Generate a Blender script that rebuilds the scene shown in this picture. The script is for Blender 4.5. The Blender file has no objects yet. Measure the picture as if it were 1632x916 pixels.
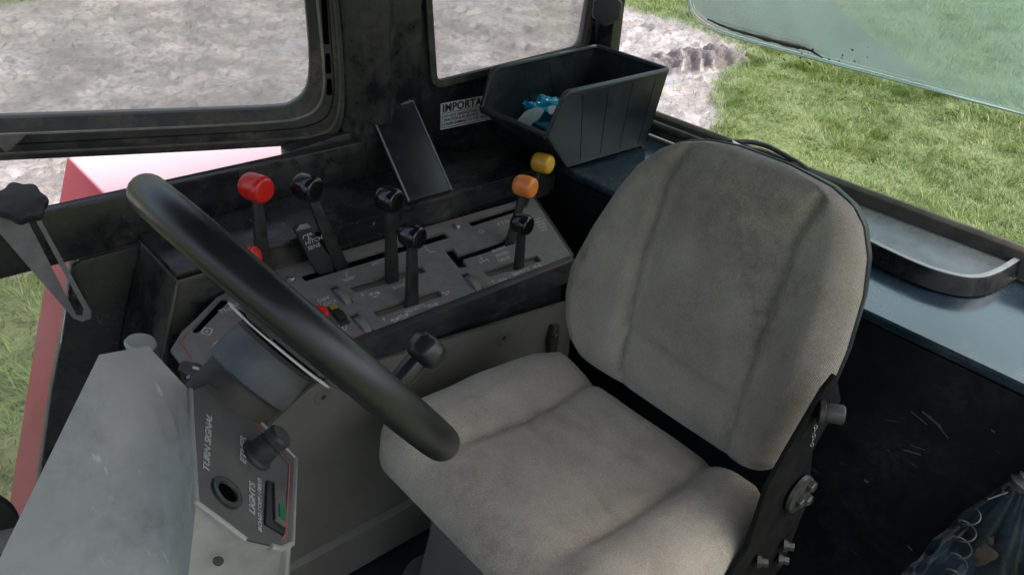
import bpy, bmesh, math, random
import numpy as np
from mathutils import Vector, Matrix
from mathutils.geometry import tessellate_polygon
random.seed(7); RNG = np.random.default_rng(11)
S = bpy.context.scene; COL = S.collection
R = math.radians

# ------------------------------------------------------------------ camera, sky, sun, exposure
# tractor axes: x = towards the rear, y = towards the tractor's right side, z = up (ground at 0)
CAM = np.array([0., 0., 2.3]); FPX = 1288.; CX, CY = 816., 458.
_X = np.array([1684., -658., FPX]); _X /= np.linalg.norm(_X)
_Y = np.array([-1316., -848., FPX]); _Y -= _Y.dot(_X)*_X; _Y /= np.linalg.norm(_Y)
_Z = -np.cross(_X, _Y)
if _Z[1] > 0: _Z = -_Z
ROT = np.array([_X, _Y, _Z])
cd = bpy.data.cameras.new('camera'); cam = bpy.data.objects.new('camera', cd); COL.objects.link(cam)
cd.sensor_width = 36; cd.lens = FPX/1632*36; cd.clip_start = .02; cd.clip_end = 2000
m = Matrix.Identity(4)
for i in range(3):
    m[i][0] = ROT[i][0]; m[i][1] = -ROT[i][1]; m[i][2] = -ROT[i][2]; m[i][3] = CAM[i]
cam.matrix_world = m; S.camera = cam
W = bpy.data.worlds.new('World'); S.world = W; W.use_nodes = True
nt = W.node_tree; sky = nt.nodes.new('ShaderNodeTexSky'); sky.sky_type = 'NISHITA'; sky.sun_disc = False
SUN_EL, SUN_AZ = R(65), R(132)
sky.sun_elevation = SUN_EL; sky.sun_rotation = SUN_AZ; sky.air_density = 1.0; sky.dust_density = 6.0; sky.ozone_density = 1.0
bg = nt.nodes['Background']; bg.inputs[1].default_value = .15
hsv = nt.nodes.new('ShaderNodeHueSaturation'); hsv.inputs['Saturation'].default_value = .75   # overcast: most of the blue is gone
nt.links.new(sky.outputs[0], hsv.inputs['Color']); nt.links.new(hsv.outputs[0], bg.inputs[0])
ld = bpy.data.lights.new('sun', 'SUN'); ld.energy = 0.8; ld.angle = R(35); ld.color = (1, .97, .92)
sun = bpy.data.objects.new('sun', ld); COL.objects.link(sun)
sd = Vector((math.sin(SUN_AZ)*math.cos(SUN_EL), math.cos(SUN_AZ)*math.cos(SUN_EL), math.sin(SUN_EL)))
sun.rotation_euler = sd.to_track_quat('Z', 'Y').to_euler()
S.view_settings.view_transform = 'Standard'; S.view_settings.look = 'None'; S.view_settings.gamma = 1
S.view_settings.exposure = 1.5
S.cycles.max_bounces = 10; S.cycles.transparent_max_bounces = 16

# ------------------------------------------------------------------ helpers
def P(px, py, x=None, y=None, z=None, pl=None):
    """photo pixel -> the point of a real plane of the cab seen there"""
    d = ROT @ np.array([(px-CX)/FPX, (py-CY)/FPX, 1.])
    if x is not None: t = (x-CAM[0])/d[0]
    elif y is not None: t = (y-CAM[1])/d[1]
    elif z is not None: t = (z-CAM[2])/d[2]
    else:
        p0, n = np.array(pl[0], float), np.array(pl[1], float); t = (p0-CAM).dot(n)/d.dot(n)
    return Vector(CAM+t*d)
V = Vector

def wloc(o):
    l = V((0, 0, 0))
    while o: l += o.location; o = o.parent
    return l
def tag(o, label=None, cat=None, group=None, kind=None):
    if label: o['label'] = label
    if cat: o['category'] = cat
    if group: o['group'] = group
    if kind: o['kind'] = kind
    return o
def thing(name, label, cat, loc=(0, 0, 0), group=None):
    o = bpy.data.objects.new(name, None); COL.objects.link(o); o.location = loc; o.empty_display_size = .05
    return tag(o, label, cat, group)
def mesh(name, verts, faces, mat, parent=None, smooth=True, ang=35, bevel=0, seg=2, loc=None):
    off = wloc(parent) if parent else V((0, 0, 0))
    if loc is not None: off = V(loc)
    me = bpy.data.meshes.new(name)
    me.from_pydata([tuple(V(v)-off) for v in verts], [], [tuple(f) for f in faces])
    bm = bmesh.new(); bm.from_mesh(me)
    bmesh.ops.remove_doubles(bm, verts=bm.verts, dist=1e-6)
    bmesh.ops.recalc_face_normals(bm, faces=bm.faces)
    if bevel:
        es = [e for e in bm.edges if len(e.link_faces) == 2 and e.calc_face_angle(0) > R(28)]
        bmesh.ops.bevel(bm, geom=es, offset=bevel, segments=seg, profile=.6, affect='EDGES', clamp_overlap=True)
    bm.to_mesh(me); bm.free()
    if smooth:
        me.polygons.foreach_set('use_smooth', [True]*len(me.polygons))
        me.set_sharp_from_angle(angle=R(ang))
    if mat: me.materials.append(mat)
    o = bpy.data.objects.new(name, me); COL.objects.link(o)
    if parent: o.parent = parent
    elif loc is not None: o.location = loc
    return o
class MB:
    """collects shapes for one mesh"""
    def __init__(s): s.v = []; s.f = []
    def add(s, v, f):
        n = len(s.v); s.v += [V(p) for p in v]; s.f += [[i+n for i in q] for q in f]; return s
    def build(s, name, mat, parent=None, **k): return mesh(name, s.v, s.f, mat, parent, **k)
def prism(poly, ext, holes=()):
    """polygon (3d points) with holes pushed along the vector ext"""
    loops = [[V(p) for p in poly]]+[[V(p) for p in h] for h in holes]
    tris = tessellate_polygon(loops) if (len(holes) or len(poly) > 4) else None
    flat = [p for l in loops for p in l]; n = len(flat); e = V(ext)
    v = flat+[p+e for p in flat]; f = []
    if tris:
        f += [list(t) for t in tris]+[[i+n for i in reversed(t)] for t in tris]
    else:
        f += [list(range(n)), [i+n for i in reversed(range(n))]]
    k = 0
    for l in loops:
        c = len(l)
        for i in range(c): f.append([k+i, k+(i+1) % c, k+(i+1) % c+n, k+i+n])
        k += c
    return v, f
def box(a, b):
    (x0, y0, z0), (x1, y1, z1) = a, b
    v = [(x, y, z) for z in (z0, z1) for y in (y0, y1) for x in (x0, x1)]
    return v, [[0, 2, 3, 1], [4, 5, 7, 6], [0, 1, 5, 4], [2, 6, 7, 3], [0, 4, 6, 2], [1, 3, 7, 5]]
def frame_of(axis, hint=(0, 0, 1)):
    a = V(axis).normalized(); h = V(hint)
    if abs(a.dot(h.normalized())) > .95: h = V((1, 0, 0))
    u = (h-a*h.dot(a)).normalized(); w = a.cross(u); return a, u, w
def lathe(c, axis, prof, n=24, lobes=0, amp=0, hint=(0, 0, 1)):
    """prof = [(distance along the axis, radius)]"""
    a, u, w = frame_of(axis, hint); c = V(c); v = []; f = []
    for (h, r) in prof:
        for i in range(n):
            t = 2*math.pi*i/n; rr = r*(1+amp*math.cos(lobes*t)) if lobes else r
            v.append(c+a*h+(u*math.cos(t)+w*math.sin(t))*rr)
    for j in range(len(prof)-1):
        for i in range(n): f.append([j*n+i, j*n+(i+1) % n, (j+1)*n+(i+1) % n, (j+1)*n+i])
    f.append(list(range(n))); f.append([(len(prof)-1)*n+i for i in range(n)])
    return v, f
def crv(pts, n=8):
    pts = [V(p) for p in pts]; q = [2*pts[0]-pts[1]]+pts+[2*pts[-1]-pts[-2]]; out = []
    for i in range(1, len(q)-2):
        for k in range(n):
            t = k/n; a, b, c, d = q[i-1:i+3]
            out.append(.5*((2*b)+(c-a)*t+(2*a-5*b+4*c-d)*t*t+(3*b-a-3*c+d)*t**3))
    return out+[pts[-1]]
def tube(path, r, n=10, closed=False, cap=True):
    path = [V(p) for p in path]; m_ = len(path); v = []; f = []; prev = None
    for i, p in enumerate(path):
        t = (path[(i+1) % m_]-path[i-1]) if closed or 0 < i < m_-1 else (path[1]-path[0] if i == 0 else path[-1]-path[-2])
        t.normalize()
        if prev is None: _, u, _ = frame_of(t)
        else: u = (prev-t*prev.dot(t)).normalized()
        prev = u; w = t.cross(u); rr = r[i] if hasattr(r, '__len__') else r
        for k in range(n):
            a = 2*math.pi*k/n; v.append(p+(u*math.cos(a)+w*math.sin(a))*rr)
    for i in range(m_ if closed else m_-1):
        j = (i+1) % m_
        for k in range(n): f.append([i*n+k, i*n+(k+1) % n, j*n+(k+1) % n, j*n+k])
    if cap and not closed: f += [list(range(n)), [(m_-1)*n+k for k in range(n)]]
    return v, f
def sweep(path, sect, up, closed=False):
    """section points (side, up) carried along a path; side = tangent x up"""
    path = [V(p) for p in path]; m_ = len(path); k = len(sect); v = []; f = []; up = V(up).normalized()
    for i, p in enumerate(path):
        t = (path[(i+1) % m_]-path[i-1]) if closed or 0 < i < m_-1 else (path[1]-path[0] if i == 0 else path[-1]-path[-2])
        t.normalize(); s = t.cross(up).normalized()
        v += [p+s*a+up*b for a, b in sect]
    for i in range(m_ if closed else m_-1):
        j = (i+1) % m_
        for q in range(k): f.append([i*k+q, i*k+(q+1) % k, j*k+(q+1) % k, j*k+q])
    if not closed: f += [list(range(k)), [(m_-1)*k+q for q in range(k)]]
    return v, f
def rrect(o, u, w, x0, y0, x1, y1, r, n=6):
    """rounded rectangle in the plane o + u*x + w*y"""
    o, u, w = V(o), V(u), V(w); out = []
    for (cx, cy, a0) in ((x1-r, y1-r, 0), (x0+r, y1-r, 90), (x0+r, y0+r, 180), (x1-r, y0+r, 270)):
        for k in range(n+1):
            a = R(a0+90*k/n); out.append(o+u*(cx+r*math.cos(a))+w*(cy+r*math.sin(a)))
    return out
def round_poly(pts, r, n=5):
    pts = [V(p) for p in pts]; out = []; m_ = len(pts)
    for i in range(m_):
        a, b, c = pts[i-1], pts[i], pts[(i+1) % m_]
        d1 = (a-b); d2 = (c-b); rr = min(r, d1.length*.45, d2.length*.45)
        p, q = b+d1.normalized()*rr, b+d2.normalized()*rr
        for k in range(n+1):
            t = k/n; out.append(p*(1-t)**2+b*2*t*(1-t)+q*t*t)
    return out

# ------------------------------------------------------------------ materials
def mat(name, c1, c2=None, scale=20, rough=.5, rough2=None, metal=0, bump=0, bscale=200, dust=None, dust_amt=.5, dust_scale=6,
        scratch=None, sden=.5, spec=.5, coat=0, detail=6, specks=None):
    M = bpy.data.materials.new(name); M.use_nodes = True; t = M.node_tree; N = t.nodes; L = t.links
    b = N['Principled BSDF']; b.inputs['Metallic'].default_value = metal
    b.inputs['Specular IOR Level'].default_value = spec; b.inputs['Coat Weight'].default_value = coat; b.inputs['Coat Roughness'].default_value = .15
    g = N.new('ShaderNodeNewGeometry')
    def noise(sc, det=detail, rough=.6):
        n = N.new('ShaderNodeTexNoise'); n.inputs['Scale'].default_value = sc; n.inputs['Detail'].default_value = det
        n.inputs['Roughness'].default_value = rough; L.new(g.outputs['Position'], n.inputs['Vector']); return n
    def ramp(src, p0, p1):
        r = N.new('ShaderNodeMapRange'); r.inputs[1].default_value = p0; r.inputs[2].default_value = p1
        r.clamp = True; L.new(src, r.inputs[0]); return r.outputs[0]
    def mix(fac, a, bcol):
        x = N.new('ShaderNodeMix'); x.data_type = 'RGBA'
        if isinstance(fac, float): x.inputs[0].default_value = fac
        else: L.new(fac, x.inputs[0])
        for k, cc in ((6, a), (7, bcol)):
            if hasattr(cc, '__len__'): x.inputs[k].default_value = (*cc, 1)
            else: L.new(cc, x.inputs[k])
        return x.outputs[2]
    c2 = c2 or tuple(v*1.25 for v in c1)
    n1 = noise(scale); f1 = ramp(n1.outputs[0], .35, .65); col = mix(f1, c1, c2)
    rsrc = None
    if dust:
        n2 = noise(dust_scale, 9, .68); n3 = noise(dust_scale*9, 5, .7)
        a = ramp(n2.outputs[0], .44, .72); a2 = ramp(n3.outputs[0], .3, .7)
        mu = N.new('ShaderNodeMath'); mu.operation = 'MULTIPLY'; L.new(a, mu.inputs[0]); L.new(a2, mu.inputs[1])
        mu2 = N.new('ShaderNodeMath'); mu2.operation = 'MULTIPLY'; L.new(mu.outputs[0], mu2.inputs[0]); mu2.inputs[1].default_value = dust_amt
        col = mix(mu2.outputs[0], col, dust); rsrc = mu2.outputs[0]
    if scratch:
        n4 = noise(9, 3); mp = N.new('ShaderNodeMapping'); mp.inputs['Scale'].default_value = (60, 8, 25); mp.inputs['Rotation'].default_value = (.5, .3, .8)
        L.new(g.outputs['Position'], mp.inputs[0]); n5 = N.new('ShaderNodeTexNoise'); n5.inputs['Scale'].default_value = 3; n5.inputs['Detail'].default_value = 4
        L.new(mp.outputs[0], n5.inputs['Vector'])
        s1 = ramp(n5.outputs[0], .66, .72); s2 = ramp(n4.outputs[0], sden, sden+.12)
        mu = N.new('ShaderNodeMath'); mu.operation = 'MULTIPLY'; L.new(s1, mu.inputs[0]); L.new(s2, mu.inputs[1])
        mu2 = N.new('ShaderNodeMath'); mu2.operation = 'MULTIPLY'; L.new(mu.outputs[0], mu2.inputs[0]); mu2.inputs[1].default_value = .6
        col = mix(mu2.outputs[0], col, scratch)
    if specks:
        vo = N.new('ShaderNodeTexVoronoi'); vo.inputs['Scale'].default_value = 70; L.new(g.outputs['Position'], vo.inputs['Vector'])
        s1 = ramp(vo.outputs['Distance'], .17, .12); s2 = ramp(noise(14, 3).outputs[0], .54, .6)
        mu = N.new('ShaderNodeMath'); mu.operation = 'MULTIPLY'; L.new(s1, mu.inputs[0]); L.new(s2, mu.inputs[1]); col = mix(mu.outputs[0], col, specks)
    L.new(col, b.inputs['Base Color'])
    r2 = rough2 if rough2 is not None else min(1, rough+.15)
    rr = N.new('ShaderNodeMapRange'); rr.inputs[3].default_value = rough; rr.inputs[4].default_value = r2
    L.new(rsrc if rsrc else f1, rr.inputs[0])
    if rsrc: rr.inputs[2].default_value = max(.05, dust_amt*.6)
    L.new(rr.outputs[0], b.inputs['Roughness'])
    if bump:
        nb = noise(bscale, 4); bp = N.new('ShaderNodeBump'); bp.inputs['Strength'].default_value = bump; bp.inputs['Distance'].default_value = .002
        L.new(nb.outputs[0], bp.inputs['Height']); L.new(bp.outputs[0], b.inputs['Normal'])
    return M
DUST = (.13, .105, .08)
M = {}
M['black'] = mat('black_paint', (.006, .0075, .009), (.010, .012, .014), 8, .22, .75, dust=DUST, dust_amt=.6, dust_scale=5, bump=.05, bscale=300, scratch=(.16, .16, .16))
M['black_wall'] = mat('black_wall_paint', (.005, .006, .007), (.008, .009, .011), 8, .38, .7, dust=(.07, .06, .055), dust_amt=.25, dust_scale=7, scratch=(.2, .19, .18), sden=.56, bump=.04)
M['ledge'] = mat('ledge_paint', (.008, .019, .031), (.013, .028, .044), 6, .17, .4, dust=(.10, .13, .15), dust_amt=.2, dust_scale=9, specks=(.01, .01, .01), bump=.03, bscale=150, spec=1.0, coat=1)
M['tray'] = mat('ledge_bare_plate', (.075, .085, .095), (.11, .12, .13), 30, .25, .55, dust=(.03, .03, .03), dust_amt=.8, dust_scale=14, specks=(.012, .011, .01), bump=.1)
M['rubber'] = mat('seal_rubber', (.014, .0135, .013), (.026, .024, .022), 30, .5, .9, dust=(.18, .15, .115), dust_amt=1.0, dust_scale=9, bump=.2, bscale=250)
M['rubber_dusty'] = mat('dusty_seal_rubber', (.05, .045, .036), (.09, .08, .064), 25, .7, .95, dust=(.2, .175, .135), dust_amt=.6, dust_scale=10, bump=.2, bscale=250)
M['channel'] = mat('frame_channel_metal', (.025, .024, .023), (.04, .038, .035), 20, .5, .8, dust=(.16, .135, .11), dust_amt=.6, dust_scale=9)
M['scuff'] = mat('scuffed_bare_paint', (.05, .052, .054), (.11, .112, .115), 160, .6)
M['worn_edge'] = mat('worn_metal_edge', (.20, .21, .22), (.28, .29, .30), 40, .35, .6, dust=(.08, .075, .07), dust_amt=.6, dust_scale=20)
M['worn_rubber'] = mat('worn_rubber', (.10, .09, .075), (.16, .145, .125), 40, .7)
M['seal_edge'] = mat('worn_seal_edge', (.16, .145, .125), (.24, .22, .19), 30, .7)
M['console'] = mat('console_plastic', (.112, .106, .099), (.145, .138, .13), 40, .55, .85, dust=(.20, .17, .145), dust_amt=.6, dust_scale=11, bump=.25, bscale=900)
M['console_dark'] = mat('console_slot_dark', (.006, .006, .006), (.012, .011, .010), 30, .6)
M['slotfloor'] = mat('dusty_slot_floor', (.085, .072, .058), (.12, .10, .08), 60, .8)
M['lip'] = mat('console_lip_plastic', (.008, .009, .01), (.012, .013, .014), 40, .5, .85, dust=(.1, .09, .08), dust_amt=.4, dust_scale=9, bump=.2, bscale=700)
M['beige'] = mat('beige_plastic', (.088, .084, .067), (.112, .107, .088), 10, .6, .85, dust=(.07, .06, .045), dust_amt=.6, dust_scale=5, bump=.2, bscale=800)
M['cowl'] = mat('grey_cowl_plastic', (.22, .222, .208), (.28, .282, .266), 5, .38, .6, dust=(.10, .098, .085), dust_amt=.8, dust_scale=5, bump=.15, bscale=900, scratch=(.42, .42, .40), sden=.47)
M['pod'] = mat('pod_panel_plastic', (.066, .064, .062), (.088, .086, .083), 30, .55, .8, dust=(.14, .125, .115), dust_amt=.45, dust_scale=12, bump=.15, bscale=900)
M['boot'] = mat('column_cover_plastic', (.065, .071, .077), (.09, .096, .102), 50, .55, .8, dust=(.12, .105, .095), dust_amt=.4, dust_scale=18, bump=.3, bscale=700)
M['boot2'] = mat('column_boot_plastic', (.03, .028, .026), (.045, .041, .038), 40, .6, .85, dust=(.12, .1, .085), dust_amt=.6, dust_scale=18, bump=.3, bscale=700)
M['wheel'] = mat('wheel_grip', (.010, .011, .012), (.014, .015, .016), 60, .28, .45, bump=.12, bscale=900, dust=(.06, .055, .05), dust_amt=.2, dust_scale=14)
M['hub'] = mat('hub_edge_white', (.52, .52, .5), (.62, .62, .6), 40, .5, dust=(.2, .17, .14), dust_amt=.6, dust_scale=25)
M['gloss_black'] = mat('gloss_black_knob', (.006, .0065, .007), (.008, .008, .009), 30, .10, .2)
M['shaft'] = mat('lever_shaft', (.010, .010, .010), (.016, .015, .014), 60, .45, .8, dust=(.13, .11, .09), dust_amt=.35, dust_scale=40)
M['red_knob'] = mat('red_knob', (.56, .014, .012), (.62, .02, .016), 30, .2, .35)
M['orange_knob'] = mat('orange_knob', (.72, .19, .035), (.78, .23, .045), 30, .28, .45, dust=(.35, .2, .1), dust_amt=.4, dust_scale=40)
M['yellow_knob'] = mat('yellow_knob', (.56, .29, .02), (.62, .34, .03), 30, .3, .5, dust=(.3, .2, .06), dust_amt=.5, dust_scale=40)
M['steel'] = mat('worn_steel', (.35, .35, .34), (.45, .45, .44), 60, .35, .6, metal=1, dust=(.1, .085, .07), dust_amt=.5, dust_scale=50)
M['dark_steel'] = mat('dark_steel', (.05, .049, .048), (.085, .083, .08), 60, .4, .7, metal=.6, dust=(.12, .1, .08), dust_amt=.5, dust_scale=40)
M['stay'] = mat('stay_painted_steel', (.16, .16, .16), (.22, .22, .215), 30, .42, .65, metal=.3, dust=(.2, .18, .16), dust_amt=.4, dust_scale=18)
M['knob_grip'] = mat('moulded_knob', (.02, .022, .024), (.03, .032, .034), 40, .38, .6, bump=.15, bscale=600)
M['print'] = mat('white_print', (.38, .37, .35), (.50, .49, .47), 300, .7, dust=(.1, .09, .08), dust_amt=.8, dust_scale=120)
M['print_bright'] = mat('switch_print', (.27, .27, .26), (.38, .38, .36), 200, .7, dust=(.15, .14, .13), dust_amt=.6, dust_scale=90)
M['plate'] = mat('dull_black_plate', (.004, .004, .004), (.006, .006, .006), 40, .6, .85, spec=.15, dust=(.03, .028, .025), dust_amt=.3, dust_scale=30)
M['void'] = mat('black_hole', (.002, .002, .002), (.003, .003, .003), 20, 1.0, spec=0)
M['print_red'] = mat('red_print', (.28, .05, .045), (.36, .09, .08), 120, .7, dust=(.1, .06, .05), dust_amt=.8, dust_scale=60)
M['ink'] = mat('black_ink', (.012, .012, .012), (.02, .02, .02), 60, .6)
M['sticker'] = mat('sticker_white', (.50, .50, .48), (.58, .58, .55), 40, .5, dust=(.3, .28, .24), dust_amt=.5, dust_scale=25)
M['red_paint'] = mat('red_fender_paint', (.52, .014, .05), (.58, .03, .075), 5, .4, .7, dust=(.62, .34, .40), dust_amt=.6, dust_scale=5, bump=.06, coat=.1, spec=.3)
M['bin'] = mat('bin_plastic', (.008, .0125, .016), (.012, .017, .021), 12, .34, .65, dust=(.09, .085, .075), dust_amt=.4, dust_scale=11, bump=.1, bscale=400)
M['green_lens'] = mat('green_lens', (.01, .12, .05), (.015, .15, .065), 20, .3)
M['yellow_lens'] = mat('yellow_lens', (.22, .19, .03), (.27, .23, .04), 20, .4)
M['grey_cap'] = mat('pale_grey_plastic', (.34, .33, .30), (.42, .41, .38), 30, .5)
M['blue_film'] = mat('blue_film', (.01, .22, .38), (.02, .32, .50), 40, .15, .25, bump=.4, bscale=60)
M['pale_film'] = mat('pale_film', (.42, .50, .54), (.55, .62, .66), 40, .25, bump=.4, bscale=60)
M['roof'] = mat('roof_lining', (.10, .10, .095), (.13, .13, .12), 20, .9)

t_ = M['red_paint'].node_tree; b_ = t_.nodes['Principled BSDF']; old_ = b_.inputs['Base Color'].links[0].from_socket   # level top: settled dust, with its white sky reflection painted into the colour
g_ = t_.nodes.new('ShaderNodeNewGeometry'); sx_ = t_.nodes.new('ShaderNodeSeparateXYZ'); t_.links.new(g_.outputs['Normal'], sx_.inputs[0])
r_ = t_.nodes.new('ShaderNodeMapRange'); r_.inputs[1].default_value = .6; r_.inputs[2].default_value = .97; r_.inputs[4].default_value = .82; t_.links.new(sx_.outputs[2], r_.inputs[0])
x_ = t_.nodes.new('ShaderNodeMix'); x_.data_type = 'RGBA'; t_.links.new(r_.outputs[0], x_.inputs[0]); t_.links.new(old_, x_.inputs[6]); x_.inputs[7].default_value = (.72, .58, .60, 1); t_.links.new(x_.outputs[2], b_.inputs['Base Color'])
def fabric():
    Mt = mat('seat_fabric', (.262, .236, .186), (.33, .30, .24), 6, .9, .95, dust=(.12, .106, .084), dust_amt=1.0, dust_scale=4.5, spec=.15)
    t = Mt.node_tree; N, L = t.nodes, t.links; b = N['Principled BSDF']; b.inputs['Sheen Weight'].default_value = .25; b.inputs['Sheen Roughness'].default_value = .5
    tc = N.new('ShaderNodeTexCoord')
    ws = []
    for rz, sc in ((.6, 115), (-.75, 100)):
        mp = N.new('ShaderNodeMapping'); mp.inputs['Rotation'].default_value = (rz, rz*.7, rz); L.new(tc.outputs['Object'], mp.inputs[0])
        w = N.new('ShaderNodeTexWave'); w.inputs['Scale'].default_value = sc; w.inputs['Distortion'].default_value = 1.5; w.inputs['Detail'].default_value = 1
        L.new(mp.outputs[0], w.inputs['Vector']); ws.append(w)
    ad = N.new('ShaderNodeMath'); L.new(ws[0].outputs['Fac'], ad.inputs[0]); L.new(ws[1].outputs['Fac'], ad.inputs[1])
    n = N.new('ShaderNodeTexNoise'); n.inputs['Scale'].default_value = 420; n.inputs['Detail'].default_value = 4; L.new(tc.outputs['Object'], n.inputs['Vector'])
    ad2 = N.new('ShaderNodeMath'); ad2.operation = 'MULTIPLY_ADD'; L.new(n.outputs[0], ad2.inputs[0]); ad2.inputs[1].default_value = 2.0; L.new(ad.outputs[0], ad2.inputs[2])
    bp = N.new('ShaderNodeBump'); bp.inputs['Strength'].default_value = .4; bp.inputs['Distance'].default_value = .0012
    L.new(ad2.outputs[0], bp.inputs['Height']); L.new(bp.outputs[0], b.inputs['Normal'])
    # thread flecks in the colour
    old = b.inputs['Base Color'].links[0].from_socket
    mr = N.new('ShaderNodeMapRange'); mr.inputs[1].default_value = .3; mr.inputs[2].default_value = .7; mr.inputs[3].default_value = .8; mr.inputs[4].default_value = 1.18
    L.new(n.outputs[0], mr.inputs[0]); mx = N.new('ShaderNodeMix'); mx.data_type = 'RGBA'; mx.blend_type = 'MULTIPLY'; mx.inputs[0].default_value = 1
    L.new(old, mx.inputs[6]); L.new(mr.outputs[0], mx.inputs[7]); L.new(mx.outputs[2], b.inputs['Base Color'])
    return Mt
M['fabric'] = fabric()

def glass(name, tint, dirt, lo, hi, scale):
    Mt = bpy.data.materials.new(name); Mt.use_nodes = True; t = Mt.node_tree; N, L = t.nodes, t.links; N.remove(N['Principled BSDF'])
    out = N['Material Output']; g = N.new('ShaderNodeNewGeometry')
    tr = N.new('ShaderNodeBsdfTransparent'); tr.inputs[0].default_value = (*tint, 1)
    gl = N.new('ShaderNodeBsdfGlossy'); gl.inputs['Roughness'].default_value = .03
    fr = N.new('ShaderNodeFresnel'); fr.inputs[0].default_value = 1.35
    df = N.new('ShaderNodeBsdfDiffuse'); df.inputs[0].default_value = (*dirt, 1)
    tl = N.new('ShaderNodeBsdfTranslucent'); tl.inputs[0].default_value = (*dirt, 1)
    d2 = N.new('ShaderNodeMixShader'); d2.inputs[0].default_value = .5; L.new(df.outputs[0], d2.inputs[1]); L.new(tl.outputs[0], d2.inputs[2])
    a = N.new('ShaderNodeMixShader'); L.new(fr.outputs[0], a.inputs[0]); L.new(tr.outputs[0], a.inputs[1]); L.new(gl.outputs[0], a.inputs[2])
    n = N.new('ShaderNodeTexNoise'); n.inputs['Scale'].default_value = scale; n.inputs['Detail'].default_value = 8; n.inputs['Roughness'].default_value = .65; L.new(g.outputs['Position'], n.inputs['Vector'])
    mr = N.new('ShaderNodeMapRange'); mr.inputs[1].default_value = .35; mr.inputs[2].default_value = .7; mr.inputs[3].default_value = lo; mr.inputs[4].default_value = hi; L.new(n.outputs[0], mr.inputs[0])
    b = N.new('ShaderNodeMixShader'); L.new(mr.outputs[0], b.inputs[0]); L.new(a.outputs[0], b.inputs[1]); L.new(d2.outputs[0], b.inputs[2]); L.new(b.outputs[0], out.inputs[0])
    return Mt
M['glass'] = glass('dusty_window_glass', (.94, .95, .94), (.46, .46, .44), .20, .40, 5)
M['glass_teal'] = glass('tinted_rear_glass', (.82, .91, .88), (.38, .49, .46), .13, .30, 4)
M['glass_clear'] = glass('lower_window_glass', (.93, .94, .92), (.38, .36, .32), .15, .32, 6)
M['film'] = glass('clear_plastic_film', (.50, .58, .63), (.13, .19, .23), .08, .5, 16)

# flat print as thin lettering
def text(s, size, o, bdir, udir, m_, parent, name='lettering', bold=0, align='LEFT', shear=0, sp=1.0):
    c = bpy.data.curves.new('t', 'FONT'); c.body = s; c.size = size; c.align_x = align; c.extrude = .0002; c.offset = bold; c.shear = shear; c.resolution_u = 3; c.space_character = sp
    to = bpy.data.objects.new('t', c); COL.objects.link(to); bpy.context.view_layer.update()
    me = bpy.data.meshes.new_from_object(to.evaluated_get(bpy.context.evaluated_depsgraph_get()))
    bpy.data.objects.remove(to); bpy.data.curves.remove(c)
    b = V(bdir).normalized(); u = V(udir); u = (u-b*u.dot(b)).normalized(); n = b.cross(u); off = wloc(parent)
    for v in me.vertices: v.co = V(o)+b*v.co.x+u*v.co.y+n*(v.co.z+.0005)-off
    me.materials.clear(); me.materials.append(m_); me.name = name
    ob = bpy.data.objects.new(name, me); COL.objects.link(ob); ob.parent = parent
    return ob
def seg(a, b, w, n, up):
    a, b = V(a), V(b); d = (b-a).normalized(); s = d.cross(V(n)).normalized()*w/2; return [a-s, a+s, b+s, b-s]
def flat_marks(name, polys, n, m_, parent):
    """thin print shapes lying on a surface with normal n"""
    mb = MB(); n = V(n).normalized()
    for p in polys: mb.add(*prism([V(q)+n*.0003 for q in p], n*.0004))
    return mb.build(name, m_, parent, smooth=False)

# ------------------------------------------------------------------ ground
def vnoise(x, y, seed, cell):
    r = np.random.default_rng(seed); T = r.random((256, 256)); gx, gy = x/cell, y/cell
    ix, iy = np.floor(gx).astype(int), np.floor(gy).astype(int); fx, fy = gx-ix, gy-iy
    fx = fx*fx*(3-2*fx); fy = fy*fy*(3-2*fy); a = lambda i, j: T[i % 256, j % 256]
    return (a(ix, iy)*(1-fx)+a(ix+1, iy)*fx)*(1-fy)+(a(ix, iy+1)*(1-fx)+a(ix+1, iy+1)*fx)*fy
def fbm(x, y, seed, cell, o=4, gain=.5):
    s = 0; a = 1; t = 0
    for k in range(o): s = s+a*vnoise(x, y, seed+k, cell/2**k); t += a; a *= gain
    return s/t
def mud_mask(x, y):
    n = (fbm(x, y, 5, 1.4, 4)-.5)
    yb = np.interp(x, [-5, .5, 2.2, 3.5, 5.0, 6.3, 7.6, 8.4], [4.6, 4.4, 3.4, 3.0, 3.2, 4.3, 5.0, 5.6])
    d = np.minimum(np.minimum(y-yb, 8.5-x+.10*(y-6)), np.interp(x, [0, 3, 6, 9], [10.7, 11.6, 10.6, 8.4])-y)+n*1.5
    return np.clip(d/.35+.5, 0, 1)
def axis_pts(a, b, st, lim_lo, lim_hi):
    c = list(np.arange(a, b, st)); s = st; p = a
    while p > lim_lo: s *= 1.25; p -= s; c.insert(0, p)
    s = st; p = c[-1]
    while p < lim_hi: s *= 1.25; p += s; c.append(p)
    return np.array(c)
gx = axis_pts(-.5, 9.6, .032, -400, 400); gy = axis_pts(3.0, 11.5, .032, -400, 400)
GX, GY = np.meshgrid(gx, gy, indexing='ij'); mk = mud_mask(GX, GY)
wx = GX+.18*(fbm(GX, GY, 61, .5, 3)-.5); wy = GY+.18*(fbm(GX, GY, 71, .5, 3)-.5)
rdg = 1-np.abs(2*fbm(wx, wy*1.5, 21, .26, 5, .6)-1)
clod = np.clip(fbm(wx, wy*1.4, 31, .12, 3, .65)-.44, 0, 1)
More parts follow.
